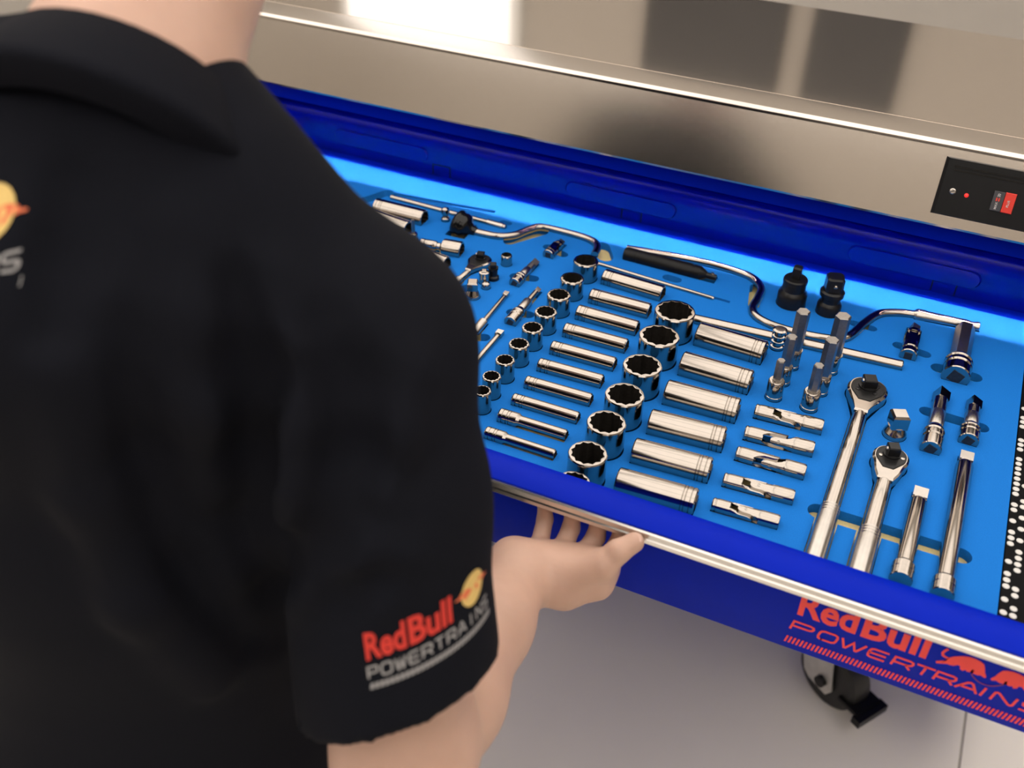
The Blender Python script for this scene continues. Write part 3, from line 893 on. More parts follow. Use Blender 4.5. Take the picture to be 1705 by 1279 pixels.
# groove left empty at the back, and the straight rod below it
r = 0.0042
a = at(652, 330, 0); b = at(842, 380, 0)
pts = flat([a, b], 0.0016)
t, iv = world_tool('extension_rod', 'long straight chrome rod lying behind the black palm knob', 'rod', 'long rods', pts[0])
MB().tube(pts, r, 16, iv).build('rod', 'chrome', t)
MB().tube([pts[1] - (pts[1] - pts[0]).normalized() * 0.03, pts[1] - (pts[1] - pts[0]).normalized() * 0.004], r * 1.25, 16, iv).build('drive_end', 'satin', t)
cut_bar(a, b, r * 0.95, 0.0003)
cut_slot(at(838, 370), at(846, 372), 0.006)
cut_bar(at(640, 320), at(824, 353), 0.0035)
cut_slot(at(606, 334), at(645, 321), 0.0095)
cut_slot(at(640, 322), at(655, 326), 0.006)
# small joint on the rod
p = at(748, 357, 0.004)
t = thing('ball_joint', 'tiny chrome swivel joint beside the long straight rod', 'adapter', None, UP(p.x, p.y - 0.012))
MB().lathe([(0.0055, 0), (0.0062, 0.004), (0.0062, 0.016), (0.0045, 0.018), (0.0040, 0.020), (0.0060, 0.0235), (0.0066, 0.027), (0.0055, 0.031), (0.0020, 0.033)], 20).build('body', 'chrome', t)
cut_disc(p.x, p.y - 0.012, 0.007)

# --- black handle
a = at(1040, 427, 0.0); b = at(1172, 459, 0.0); c = at(1192, 467, 0.0)
r = 12.5 * mpp(1100, 440)
mw, L = lying(a, c, r)
t = thing('driver_handle', 'black round driver handle lying in front of the cranked brace', 'handle', None, mw)
s1 = L * 0.83
MB().lathe([(r * 0.86, 0), (r, 0.003), (r, 0.018), (r * 0.965, 0.0186), (r * 0.965, 0.0196), (r, 0.020), (r, s1 - 0.014), (r * 0.95, s1 - 0.013), (r * 0.95, s1 - 0.010), (r, s1 - 0.009), (r * 0.98, s1)], 32).build('grip', 'black_plastic', t)
MB().lathe([(r * 0.94, s1), (r * 0.50, s1 + 0.008), (r * 0.40, s1 + 0.009), (r * 0.40, L - 0.004), (r * 0.34, L)], 24).build('nose', 'black_steel', t)
MB().lathe([(0.0028, 0), (0.0022, 0.0014), (0.0006, 0.0021)], 12, Matrix.Translation((0, r * 0.38, L - 0.006)) @ Matrix.Rotation(-math.pi / 2, 4, 'X')).build('detent_ball', 'chrome', t)
cut_bar(a, c, r * SLW, 0.0003)
cut_slot(at(1112, 462), at(1126, 466), 0.0075)


# --- ratchets
def ratchet(label, head, butt, hw, grip_from, screws, r_h, flat_dark=True, scale=1.0):
    a = at(*head, 0.006); b = at(*butt, 0.0)
    d = Vector((b.x - a.x, b.y - a.y, 0)); L = d.length; d.normalize()
    x = Vector((-d.y, d.x, 0)) * -1
    m = Matrix((x, d, x.cross(d))).transposed().to_4x4(); m.translation = Vector((a.x, a.y, FZ - 0.0050 * scale))
    t = thing('ratchet', label, 'ratchet', 'ratchets', m)
    up = 1 if m[2][2] > 0 else -1
    W = hw
    # head outline (tear drop) in local x, y
    ol = []
    for k in range(25):
        an = math.radians(-215 + 250 * k / 24)
        c_, s__ = math.cos(an), math.sin(an)
        ol.append((W * math.copysign(abs(c_) ** 0.85, c_), W * 0.98 * math.copysign(abs(s__) ** 0.85, s__)))
    ol = [(p[0], p[1]) for p in ol]
    neck = 2.0 * W
    nw = r_h * 0.95
    ol = sorted(ol, key=lambda p: math.atan2(p[0], -p[1]))
    ol = ol + [(nw * 1.5, neck * 0.72), (nw, neck), (-nw, neck), (-nw * 1.5, neck * 0.72)]
    th = 2 * r_h + 0.002
    MB().prism(ol, 0.001 * scale, th, bev=0.0022 * scale).build('head', 'chrome', t, 28)
    pl = [(p[0] * 0.84, p[1] * 0.84) for p in ol[:-4]] + [(W * 0.30, W * 1.12), (-W * 0.30, W * 1.12)]
    cov = MB().prism(pl, th - 0.0004, th + 0.0010, bev=0.0005).build('cover_plate', 'black_steel', t)
    q = W * 0.33
    st = MB().lathe([(q * 1.55, th + 0.0008), (q * 1.5, th + 0.0026), (q * 1.2, th + 0.0030)], 24, Matrix.Translation((0, -W * 0.12, 0))).prism([(-q, -q), (q, -q), (q, q), (-q, q)], th + 0.002, th + 0.013 * scale, Matrix.Translation((0, -W * 0.12, 0)) @ Matrix.Rotation(0.35, 4, 'Z'), bev=0.0012).build('square_drive', 'black_steel', t)
    MB().lathe([(q * 0.42, 0), (q * 0.36, q * 0.2), (q * 0.1, q * 0.32)], 12, Matrix.Translation((0, -W * 0.12, th + 0.0085 * scale)) @ Matrix.Rotation(0.35, 4, 'Z') @ Matrix.Translation((q * 1.0, 0, 0)) @ Matrix.Rotation(math.pi / 2, 4, 'Y')).build('detent_ball', 'chrome', st)
    for s in screws:
        MB().lathe([(W * 0.13, th + 0.0009), (W * 0.12, th + 0.0016), (W * 0.08, th + 0.0018)], 16, Matrix.Translation((s[0] * W, s[1] * W, 0))).build('screw', 'satin' if flat_dark else 'black_steel', cov)
    RX = Matrix.Translation((0, 0, r_h + 0.0010)) @ Matrix.Rotation(-math.pi / 2, 4, 'X')
    g = L * grip_from
    MB().lathe([(r_h * 0.98, W * 1.15), (r_h, W * 2.0), (r_h * 0.98, g), (r_h * 0.92, g + 0.001)], 24, RX).build('handle', 'chrome', t)
    pr = [(r_h * 0.98, g), (r_h * 1.26, g + 0.0018)]
    for i in range(3):
        zb = g + 0.004 + i * 0.004
        pr += [(r_h * 1.26, zb), (r_h * 1.17, zb + 0.0006), (r_h * 1.17, zb + 0.0014), (r_h * 1.26, zb + 0.002)]
    pr += [(r_h * 1.30, g + 0.03), (r_h * 1.22, L - 0.004), (r_h * 1.05, L)]
    MB().lathe(pr, 24, RX).build('grip', 'satin', t)
    w0 = W + 0.0012
    for k in range(1):
        cut_disc(a.x, a.y, w0, 28)
    A = Vector((a.x, a.y)); D = Vector((d.x, d.y)); N = Vector((-D.y, D.x))
    CUTS.append([tuple(A + D * W * 0.55 + N * W * 0.88), tuple(A + D * W * 0.55 - N * W * 0.88), tuple(A + D * W * 2.0 - N * (r_h + 0.001)), tuple(A + D * W * 2.0 + N * (r_h + 0.001))])
    cut_bar(A + D * W * 1.9, A + D * (g + 0.001), r_h + 0.001)
    cut_bar(A + D * g, A + D * L, r_h * 1.30 + 0.001, 0.001)
    return t


ratchet('long chrome ratchet with black head, longest tool at the drawer front right', (1443, 654), (1350, 948), 32 * mpp(1443, 654), 0.70, [(-0.45, -0.25), (0.45, 0.35), (-0.4, 0.4)], 0.0080, flat_dark=False)
ratchet('shorter chrome ratchet with two bright screws beside the two extension bars', (1481, 769), (1424, 972), 29 * mpp(1481, 769), 0.61, [(-0.62, 0.02), (0.55, 0.22)], 0.0086)
ratchet('tiny black headed ratchet near the man\'s shoulder', (799, 433), (738, 490), 19 * mpp(799, 433), 0.56, [], 0.0046, flat_dark=False, scale=0.7)


# --- extension bars
def extension(label, tip, end, r, q, red=1.25):
    a = at(*tip, 0.0); b = at(*end, 0.0)
    rr = r * red
    mw, L = lying(a, b, rr)
    t = thing('extension_bar', label, 'extension bar', 'extension bars', mw)
    tl = q * 2.4
    MB().prism([(-q, -q), (q, -q), (q, q), (-q, q)], 0.0, tl, Matrix.Rotation(math.pi, 4, 'X') @ Matrix.Translation((0, 0, -tl)), bev=q * 0.25).build('square_tip', 'satin', t)
    MB().lathe([(q * 1.2, tl), (r * 0.9, tl + 0.001), (r, tl + 0.004), (r, L - 0.024), (r * 1.02, L - 0.022)], 28).build('shank', 'chrome', t)
    MB().lathe([(r * 1.02, L - 0.0225), (rr, L - 0.019), (rr, L - 0.012), (rr * 0.95, L - 0.0115), (rr * 0.95, L - 0.0105), (rr, L - 0.010), (rr, L - 0.001), (rr * 0.93, L)], 28).build('drive_end', 'chrome', t)
    hw_ = math.sqrt(r * r - (LIE * rr) ** 2)
    cut_bar(a, b, hw_, 0.0003)
    cut_bar(a.lerp(b, 1 - 0.024 / L), b, rr * SLW, 0.0003)
    return t


extension('shorter thick chrome extension bar at the drawer front right', (1531, 823), (1497, 972), 0.0088, 0.0070)
extension('longer thick chrome extension bar nearest the dotted liner', (1607, 763), (1566, 998), 0.0088, 0.0068)
t = extension('thin chrome extension bar with knurled sleeve by the small socket column', (845, 490), (770, 580), 0.0034, 0.0034, 1.3)
a = at(845, 490); b = at(770, 580); L = (b - a).length
MB().lathe([(0.0044, L * 0.55), (0.0064, L * 0.56), (0.0064, L * 0.76), (0.0044, L * 0.77)], 20).build('knurled_sleeve', 'satin', t)
cut_bar(a.lerp(b, 0.545), a.lerp(b, 0.775), 0.0072)
cut_slot(at(790, 562), at(806, 562), 0.008)
extension('thin plain chrome extension bar by the smallest upright socket', (835, 555), (770, 630), 0.0038, 0.0042, 1.3)


# --- short lying adapters: base ring, knurl, shank, tip
def lying_bit(label, tip, base, rb_, tipm='chrome', square=True, rt=0.55, sleeve=True, hexr=False, grp='lying bit sockets'):
    a = at(*base, 0.002); b = at(*tip, 0.002)
    mw, L = lying(a, b, rb_)
    t = thing('bit_adapter', label, 'adapter', grp, mw)
    g = L * 0.30
    MB().lathe([(rb_ * 0.62, 0.0002), (rb_ * 0.92, 0), (rb_, 0.001), (rb_, g * 0.45), (rb_ * 0.9, g * 0.48), (rb_ * 0.9, g * 0.56), (rb_, g * 0.6), (rb_, g * 0.75), (rb_ * 0.9, g * 0.78), (rb_ * 0.9, g * 0.85), (rb_, g * 0.9), (rb_ * 0.97, g), (rb_ * 0.72, g * 1.2)], 28).build('socket_base', 'chrome', t)
    q = rb_ * 0.45
    MB().box(-q, q, -q, q, -0.0004, 0.0004, Matrix.Rotation(0.4, 4, 'Z')).build('drive_square', 'well', t)
    if sleeve:
        MB().lathe([(rb_ * 0.70, g * 1.1), (rb_ * 0.76, g * 1.2), (rb_ * 0.76, L * 0.60), (rb_ * 0.68, L * 0.62)], 24).build('sleeve', 'satin', t)
    s0 = L * 0.58 if sleeve else g * 1.05
    if square:
        q = rb_ * rt
        MB().lathe([(q * 1.1, s0), (q * 1.1, L - q * 2.6)], 20).prism([(-q * .9, -q * .9), (q * .9, -q * .9), (q * .9, q * .9), (-q * .9, q * .9)], L - q * 2.6, L, Matrix.Rotation(0.5, 4, 'Z'), bev=q * 0.25).build('square_tip', tipm, t)
    else:
        MB().rings([hexring(rb_ * rt, s0), hexring(rb_ * rt, L - 0.002), hexring(rb_ * rt * 0.85, L)]).build('hex_tip', tipm, t, 25)
    cut_bar(a, a.lerp(b, 0.36), rb_ * SLW, 0.0003)
    cut_bar(a, b, rb_ * 0.62, 0.0003)
    return t


def finger(p, q, r):
    cut_slot(at(*p), at(*q), r)


lying_bit('large chrome bit socket with grey hex tip lying near the drawer back right', (1606, 552), (1589, 634), 0.0165, 'steel_bit', False, 0.72, False)
finger((1563, 613), (1622, 628), 0.0095)
lying_bit('long chrome extension bit with pointed tip lying left in the right pair', (1568, 655), (1548, 752), 0.0115, 'chrome', True, 0.66)
lying_bit('short chrome adapter with square tip lying right in the right pair', (1622, 669), (1611, 738), 0.0110, 'chrome', True, 0.62)
finger((1543, 685), (1634, 712), 0.0085)
finger((1362, 851), (1600, 925), 0.0105)
lying_bit('small chrome bit socket with dark square tip lying between the braces and small sockets', (893, 437), (856, 474), 0.0082, 'steel_bit', True, 0.6)
finger((858, 460), (888, 464), 0.008)
lying_bit('small chrome locking bit holder with narrow tip lying by the small socket column', (897, 483), (849, 539), 0.0086, 'chrome', True, 0.42)
finger((853, 520), (880, 524), 0.008)
lying_bit('short chrome piece lying half hidden beside the man\'s shoulder', (778, 509), (750, 532), 0.0078, 'chrome', True, 0.6, False)


def swivel(label, tip, base, rb_):
    a = at(*base, 0.002); b = at(*tip, 0.002)
    mw, L = lying(a, b, rb_)
    t = thing('universal_joint', label, 'universal joint', 'universal joints', mw)
    MB().lathe([(rb_ * 0.6, 0.0002), (rb_ * 0.92, 0), (rb_, 0.001), (rb_, L * 0.12), (rb_ * 0.9, L * 0.13), (rb_ * 0.9, L * 0.17), (rb_, L * 0.18), (rb_, L * 0.34), (rb_ * 0.75, L * 0.40)], 28).build('socket_base', 'chrome', t)
    q = rb_ * 0.45
    MB().box(-q, q, -q, q, -0.0004, 0.0004).build('drive_square', 'well', t)
    m_ = MB()
    for s in (-1, 1):
        m_.box(-rb_ * 0.5, rb_ * 0.5, s * rb_ * 0.55 - 0.0016, s * rb_ * 0.55 + 0.0016, L * 0.33, L * 0.66)
    m_.build('lower_yoke', 'chrome', t)
    MB().lathe([(rb_ * 0.25, L * 0.36), (rb_ * 0.5, L * 0.42), (rb_ * 0.56, L * 0.5), (rb_ * 0.5, L * 0.58), (rb_ * 0.25, L * 0.64)], 20).build('ball', 'satin', t)
    m_ = MB()
    for s in (-1, 1):
        m_.box(s * rb_ * 0.66 - 0.0016, s * rb_ * 0.66 + 0.0016, -rb_ * 0.5, rb_ * 0.5, L * 0.44, L * 0.74)
    m_.lathe([(rb_ * 0.88, L * 0.68), (rb_ * 0.88, L * 0.76), (rb_ * 0.6, L * 0.80)], 24).build('upper_yoke', 'chrome', t)
    q = rb_ * 0.46
    MB().prism([(-q, -q), (q, -q), (q, q), (-q, q)], L * 0.78, L, Matrix.Rotation(0.4, 4, 'Z'), bev=q * 0.25).build('square_tip', 'steel_bit', t)
    cut_bar(a, b, rb_ * SLW, 0.0003)


swivel('chrome universal joint lying near the drawer back right below the brace grip', (1523, 546), (1511, 596), 0.0105)
finger((1496, 575), (1540, 590), 0.0075)
swivel('small chrome universal joint lying in front of the palm knob brace', (936, 404), (912, 427), 0.0085)
finger((912, 411), (938, 424), 0.007)


# --- upright small adapters
def turned(name, label, u, v, z, prof_, m='chrome', sq=None, group='small upright adapters', rz=0.4, n=28):
    p = at(u, v, z)
    t = thing(name, label, 'adapter', group, UP(p.x, p.y, rz))
    MB().lathe([(r_, zz_ + (DEPTH if i else 0)) for i, (r_, zz_) in enumerate(prof_)], n).build('body', m, t)
    if sq:
        q, za, zb = sq
        MB().prism([(-q, -q), (q, -q), (q, q), (-q, q)], za + DEPTH, zb + DEPTH, bev=q * 0.3).build('square_drive', m, t)
    cut_disc(p.x, p.y, max(r_ for r_, _ in prof_) + 0.0006)
    return t


turned('square_adapter', 'waisted chrome square drive adapter standing beside the shorter ratchet head', 1488.5, 724, 0.0, [(0.0128, 0.0), (0.0128, 0.004), (0.0120, 0.006), (0.0092, 0.0125), (0.0090, 0.014), (0.0100, 0.0145)], sq=(0.0090, 0.0135, 0.031))
turned('square_adapter', 'waisted chrome square drive adapter standing beside the tiny ratchet', 787, 494, 0.0, [(0.0100, 0.0), (0.0100, 0.003), (0.0090, 0.005), (0.0058, 0.012), (0.0064, 0.013)], sq=(0.0068, 0.012, 0.024))
turned('square_adapter', 'small black square drive adapter standing beside the tiny ratchet', 821, 464, 0.0, [(0.0080, 0.0), (0.0080, 0.004), (0.0060, 0.006), (0.0060, 0.014), (0.0070, 0.015), (0.0070, 0.018)], m='black_steel', sq=(0.0042, 0.017, 0.024))
turned('square_adapter', 'small chrome adapter standing in front of the tiny ratchet head', 806, 470, 0.0, [(0.0072, 0.0), (0.0072, 0.004), (0.0068, 0.012), (0.0070, 0.016), (0.0050, 0.017)], sq=(0.0034, 0.0165, 0.019))
turned('ball_joint', 'tiny bright ball adapter standing right of the waisted adapter', 809, 479, 0.0, [(0.0060, 0.0), (0.0062, 0.004), (0.0052, 0.007), (0.0020, 0.009)])
p = at(843.5, 424, 0.015)
t = thing('mini_socket', 'tiny upright chrome socket standing alone behind the tiny ratchet', 'socket', None, UP(p.x, p.y))
socket_parts(t, 9.3 * mpp(843, 426), 0.015 + DEPTH, grooves=False)
cut_disc(p.x, p.y, 9.3 * mpp(843, 426) + 0.0005)
# --- tools showing beside the shoulder
for (u0, v0, u1, v1, w, lb) in ((626, 342, 707, 362, 30, 'deep chrome socket lying at the far left behind the shoulder, nearer the drawer back'), (598, 352, 680, 380, 28, 'deep chrome socket lying half hidden behind the shoulder, nearer the man')):
    r = w / 2 * mpp(u0, v0); za = r * 0.6
    a = at(u0, v0, za); b = at(u1, v1, za); mw, L = lying(a, b, r)
    t = thing('deep_socket', lb, 'socket', 'deep sockets by the shoulder', mw)
    socket_parts(t, r, L)
    cut_bar(a, b, r * SLW, 0.0003)
p = at(688, 388, 0.012); k = mpp(688, 388)
t = thing('hex_bit_socket', 'small hex bit socket standing alone beside the shoulder', 'bit socket', None, UP(p.x, p.y, 0.2))
hex_bit(t, 7.5 * k, 0.012 + DEPTH, 3.2 * k, 0.033 + DEPTH)
cut_disc(p.x, p.y, 7.5 * k + 0.0006)
a = at(701, 408, 0.002); b = at(769, 421, 0.002); r = 15 * mpp(735, 415)
mw, L = lying(a, b, r)
t = thing('swivel_socket', 'chrome swivel socket with narrow waist lying beside the shoulder', 'socket', None, mw)
MB().lathe([(r * 0.5, 0), (r * 0.55, 0.001), (r * 0.55, 0.006), (r * 0.5, 0.0065), (r * 0.55, 0.008), (r * 0.55, L * 0.36), (r * 0.45, L * 0.40)], 24).build('drive_yoke', 'chrome', t)
MB().lathe([(r * 0.30, L * 0.36), (r * 0.42, L * 0.42), (r * 0.42, L * 0.50), (r * 0.35, L * 0.52)], 16).build('joint_block', 'satin', t)
MB().rings([circ(r * 0.6, L * 0.50), circ(r * 0.95, L * 0.56), circ(r, L * 0.60), circ(r, L - 0.001), circ(r * 0.95, L), star(r * 0.84, L)], cap1=False).build('body', 'chrome', t)
MB().rings([star(r * 0.84, L), star(r * 0.82, L * 0.7), circ(r * 0.4, L * 0.69)], cap0=False).build('bore', 'well', t, 20)
cut_bar(a, b, r * SLW, 0.0003)
a = at(705, 430, 0.002); b = at(744, 444, 0.002); r = 14 * mpp(735, 440); mw, L = lying(a, b, r)
t = thing('deep_socket', 'short chrome socket lying partly hidden by the shoulder beside the tiny ratchet', 'socket', None, mw)
socket_parts(t, r, L)
cut_bar(a, b, r * SLW, 0.0003)
finger((757, 486), (778, 480), 0.009)

# ------------------------------------------------------------------ foam insert with its cut-outs
foam = thing('foam_insert', 'bright blue foam tool tray with cut-outs over a yellow layer', 'foam tray', mw=Matrix.Translation((0, 0, FZ)))
FX0, FX1, FY0, FY1 = -1.0165, 0.1565, 0.6925, 1.2885
slab = MB().box(FX0, FX1, FY0, FY1, -DEPTH, 0.0).build('blue_layer', 'foam', foam)
cut = MB()
cutters = []
for poly in CUTS:
    ar = sum(poly[i][0] * poly[(i + 1) % len(poly)][1] - poly[(i + 1) % len(poly)][0] * poly[i][1] for i in range(len(poly)))
    if ar < 0: poly = poly[::-1]
    cx_ = [p[0] for p in poly]; cy_ = [p[1] for p in poly]
    if max(cx_) > FX1 or min(cx_) < FX0: continue
    n = len(poly)
    jz = random.uniform(0, 0.0008)
    cut.add([(*p, -DEPTH - 0.004 - jz) for p in poly] + [(*p, 0.004 + jz) for p in poly], [tuple(range(n))[::-1], tuple(range(n, 2 * n))] + [(i, (i + 1) % n, n + (i + 1) % n, n + i) for i in range(n)])
cme = bpy.data.meshes.new('cut'); cme.from_pydata(cut.v, [], cut.f); cme.update()
cob = bpy.data.objects.new('cut', cme); COL.objects.link(cob); cob.location = (0, 0, FZ)
md = slab.modifiers.new('b', 'BOOLEAN'); md.operation = 'DIFFERENCE'; md.object = cob; md.solver = 'EXACT'; md.use_self = True
bpy.context.view_layer.update()
dg = bpy.context.evaluated_depsgraph_get()
new = bpy.data.meshes.new_from_object(slab.evaluated_get(dg))
slab.modifiers.clear(); slab.data = new
print('foam faces', len(new.polygons), 'cuts', len(CUTS))
for p_ in new.polygons: p_.use_smooth = False
bpy.data.objects.remove(cob)
MB().box(FX0, FX1, FY0, FY1, -0.0575, -DEPTH - 0.0002).build('yellow_layer', 'foam_y', foam)

# ------------------------------------------------------------------ person (surface grown from a distance field)
class Field:
    def __init__(s, lo, hi, h):
        s.h = h; s.lo = np.array(lo, float)
        s.n = np.ceil((np.array(hi) - s.lo) / h).astype(int) + 1
        s.F = np.full(s.n, 1.0, np.float32)

    def sub(s, lo, hi):
        a = np.clip(np.floor((np.array(lo) - s.lo) / s.h).astype(int), 0, s.n - 1)
        b = np.clip(np.ceil((np.array(hi) - s.lo) / s.h).astype(int) + 1, 1, s.n)
        ax = [s.lo[i] + s.h * np.arange(a[i], b[i]) for i in range(3)]
        X, Y, Z = np.meshgrid(*ax, indexing='ij')
        return tuple(slice(a[i], b[i]) for i in range(3)), X, Y, Z

    def put(s, sl, d, k, sub=False):
        A = s.F[sl]
        if d.size == 0: return
        if sub:
            d = -d; hh = np.clip(0.5 - 0.5 * (A - d) / k, 0, 1); s.F[sl] = (A + (d - A) * hh + k * hh * (1 - hh))
        else:
            hh = np.clip(0.5 + 0.5 * (A - d) / k, 0, 1); s.F[sl] = (A + (d - A) * hh - k * hh * (1 - hh))

    def cone(s, a, b, ra, rb, k=0.02, squash=None, sub=False):
        """round cone a-b; squash=(axis, factor): wider along that axis by factor"""
        a = np.asarray(a, float); b = np.asarray(b, float); f_ = squash[1] if squash else 1.0
        m = max(ra, rb) * max(1.0, f_) + k * 1.5 + 3 * s.h
        sl, X, Y, Z = s.sub(np.minimum(a, b) - m, np.maximum(a, b) + m)
        d = b - a; L2 = max(float(d @ d), 1e-12)
        px, py, pz = X - a[0], Y - a[1], Z - a[2]
        t = np.clip((px * d[0] + py * d[1] + pz * d[2]) / L2, 0, 1)
        qx, qy, qz = px - t * d[0], py - t * d[1], pz - t * d[2]
        if squash:
            ax = np.asarray(squash[0], float); ax = ax / np.linalg.norm(ax)
            c = qx * ax[0] + qy * ax[1] + qz * ax[2]
            g = c * (1 - 1 / f_)
            qx, qy, qz = qx - g * ax[0], qy - g * ax[1], qz - g * ax[2]
        D = np.sqrt(qx * qx + qy * qy + qz * qz) - (ra + (rb - ra) * t)
        s.put(sl, D, k, sub)

    def chain(s, pts, rs, k=0.02, squash=None):
        for i in range(len(pts) - 1): s.cone(pts[i], pts[i + 1], rs[i], rs[i + 1], k, squash)

    def halfspace(s, p, n):
        """keep the side the normal points away from"""
        p = np.asarray(p, float); n = np.asarray(n, float) / np.linalg.norm(n)
        ax = [s.lo[i] + s.h * np.arange(s.n[i]) for i in range(3)]
        D = (ax[0][:, None, None] - p[0]) * n[0] + (ax[1][None, :, None] - p[1]) * n[1] + (ax[2][None, None, :] - p[2]) * n[2]
        s.F = np.maximum(s.F, D.astype(np.float32))

    def mesh(s):
        F = s.F; S = F < 0; n = np.array(F.shape)
        c = S[:-1, :-1, :-1].astype(np.int8)
        cnt = np.zeros(n - 1, np.int8)
        for dx in (0, 1):
            for dy in (0, 1):
                for dz in (0, 1):
                    cnt += S[dx:n[0] - 1 + dx, dy:n[1] - 1 + dy, dz:n[2] - 1 + dz]
        act = np.argwhere((cnt > 0) & (cnt < 8))
        idx = np.full(n - 1, -1, np.int64); idx[tuple(act.T)] = np.arange(len(act))
        pos = np.zeros((len(act), 3)); num = np.zeros(len(act))
        cor = [(i, j, k) for i in (0, 1) for j in (0, 1) for k in (0, 1)]
        for a in cor:
            for ax in range(3):
                if a[ax]: continue
                b = list(a); b[ax] = 1
                fa = F[tuple((act + a).T)]; fb = F[tuple((act + b).T)]
                m = (fa < 0) != (fb < 0)
                t = np.where(m, fa / np.where(m, fa - fb, 1), 0)
                p = np.tile(np.array(a, float), (len(act), 1)); p[:, ax] += t
                pos[m] += p[m]; num[m] += 1
        V = s.lo + (act + pos / num[:, None]) * s.h
        faces = []
        for ax in range(3):
            u, v = (ax + 1) % 3, (ax + 2) % 3
            sl0 = [slice(None)] * 3; sl1 = [slice(None)] * 3
            sl0[ax] = slice(0, n[ax] - 1); sl1[ax] = slice(1, n[ax])
            A = S[tuple(sl0)]; B = S[tuple(sl1)]
            for (mm, flip) in ((A & ~B, False), (~A & B, True)):
                e = np.argwhere(mm)
                e = e[(e[:, u] > 0) & (e[:, v] > 0) & (e[:, u] < n[u] - 1) & (e[:, v] < n[v] - 1)]
                if not len(e): continue
                q = []
                for (du, dv) in ((1, 1), (0, 1), (0, 0), (1, 0)):
                    g = e.copy(); g[:, u] -= du; g[:, v] -= dv; q.append(idx[tuple(g.T)])
                q = np.stack(q, 1)
                faces.append(q[:, ::-1] if flip else q)
        return V, np.concatenate(faces)


def mesh_of(fields, name, smooth=2):
    Vs = []; Fs = []; k = 0
    for f_ in fields:
        V, Fc = f_.mesh() if isinstance(f_, Field) else f_
        # light laplacian smoothing
        for _ in range(smooth):
            E_ = np.concatenate([Fc[:, [0, 1]], Fc[:, [1, 2]], Fc[:, [2, 3]], Fc[:, [3, 0]]])
            acc = np.zeros_like(V); c = np.zeros(len(V))
            np.add.at(acc, E_[:, 0], V[E_[:, 1]]); np.add.at(acc, E_[:, 1], V[E_[:, 0]])
            np.add.at(c, E_[:, 0], 1); np.add.at(c, E_[:, 1], 1)
            V = V * 0.5 + 0.5 * acc / c[:, None]
        Vs.append(V); Fs.append(Fc + k); k += len(V)
    V = np.concatenate(Vs); Fc = np.concatenate(Fs)
    me = bpy.data.meshes.new(name)
    me.from_pydata(V.tolist(), [], Fc.tolist())
    me.polygons.foreach_set('use_smooth', [True] * len(me.polygons))
    me.update()
    return me


def person_part(name, fields, m, parent, smooth=2):
    me = mesh_of(fields, name, smooth); me.materials.append(M[m])
    o = bpy.data.objects.new(name, me); COL.objects.link(o)
    if parent is not None: o.parent = parent
    return o


LA = np.array([0.95, 0.24, -0.16]); LA /= np.linalg.norm(LA)      # across the shoulders, to his right
A_ = np.array
# joints of the right arm
SH = pd(590, 580, 0.700)
EL = pd(672, 1268, 0.775)
WR = A_(aty(868, 955, 0.6081))
CH = pd(120, 500, 0.70)            # chest centre
MD = pd(205, 830, 0.82)            # mid torso
WA = pd(262, 1240, 0.965)          # waist
HP = WA + A_([0.0, 0.0, -0.13])
NK = pd(212, 150, 0.645)           # base of the neck
SL = CH - LA * 0.19 + A_([0, 0, 0.075])
NT = pd(318, -110, 0.685)
HD = NT + A_([0.01, 0.055, 0.075])

# --- hand: palm up, fingers hooked under the trim, thumb on its front
hand = Field(A_([-0.36, 0.30, FZ - 0.16]), A_([-0.12, 0.72, FZ + 0.07]), 0.0018)
hand.chain([EL, EL + (WR - EL) * 0.30, EL + (WR - EL) * 0.68, WR], [0.050, 0.0475, 0.0365, 0.0290], 0.02)
pk_m = A_(aty(893, 912, 0.6376)); ix_m = A_(aty(1004, 925, 0.6416))
pk_m[2] -= 0.012; ix_m[2] -= 0.014
md_m = pk_m + (ix_m - pk_m) * 0.68 + A_([0, 0.006, 0]); rg_m = pk_m + (ix_m - pk_m) * 0.33 + A_([0, 0.004, 0])
side = (ix_m - pk_m); side /= np.linalg.norm(side)
hand.cone(WR, (WR + (pk_m + ix_m) / 2) / 2, 0.0270, 0.0230, 0.018, (side, 1.25))
for mcp, w_, rr in ((pk_m, -0.30, 0.0125), (rg_m, -0.10, 0.0135), (md_m, 0.12, 0.0140), (ix_m, 0.32, 0.0140)):
    hand.cone(WR + side * 0.055 * w_ + A_([0, 0.012, -0.004]), mcp, 0.0175, rr, 0.012)
hand.cone(pk_m, ix_m, 0.0125, 0.0135, 0.010)
# heel of the hand and ball of the thumb
hand.cone(WR + side * -0.018 + A_([0, 0.018, 0.004]), pk_m + A_([0, -0.018, 0.004]), 0.0165, 0.0135, 0.014)
TY = 0.6612 - 0.0105
th_t = A_(aty(1056, 903, TY)); th_m = A_(aty(1004, 936, 0.6298)); th_c = A_(aty(930, 958, 0.6150))
th_m[2] -= 0.004; th_c[2] -= 0.012
th_i = th_m + (th_t - th_m) * 0.48 + A_([0, -0.001, 0.004])
hand.chain([th_c, th_m], [0.0215, 0.0150], 0.014)
hand.chain([th_m, th_i, th_t], [0.0135, 0.0112, 0.0095], 0.004)
ib = A_(aty(996, 958, 0.6298)); ib[2] -= 0.012
hand.cone(th_c + A_([0.010, 0.0, -0.004]), ib, 0.0175, 0.0130, 0.012)
hand.cone(ib, ix_m + A_([0.002, 0, -0.003]), 0.0130, 0.0120, 0.010)
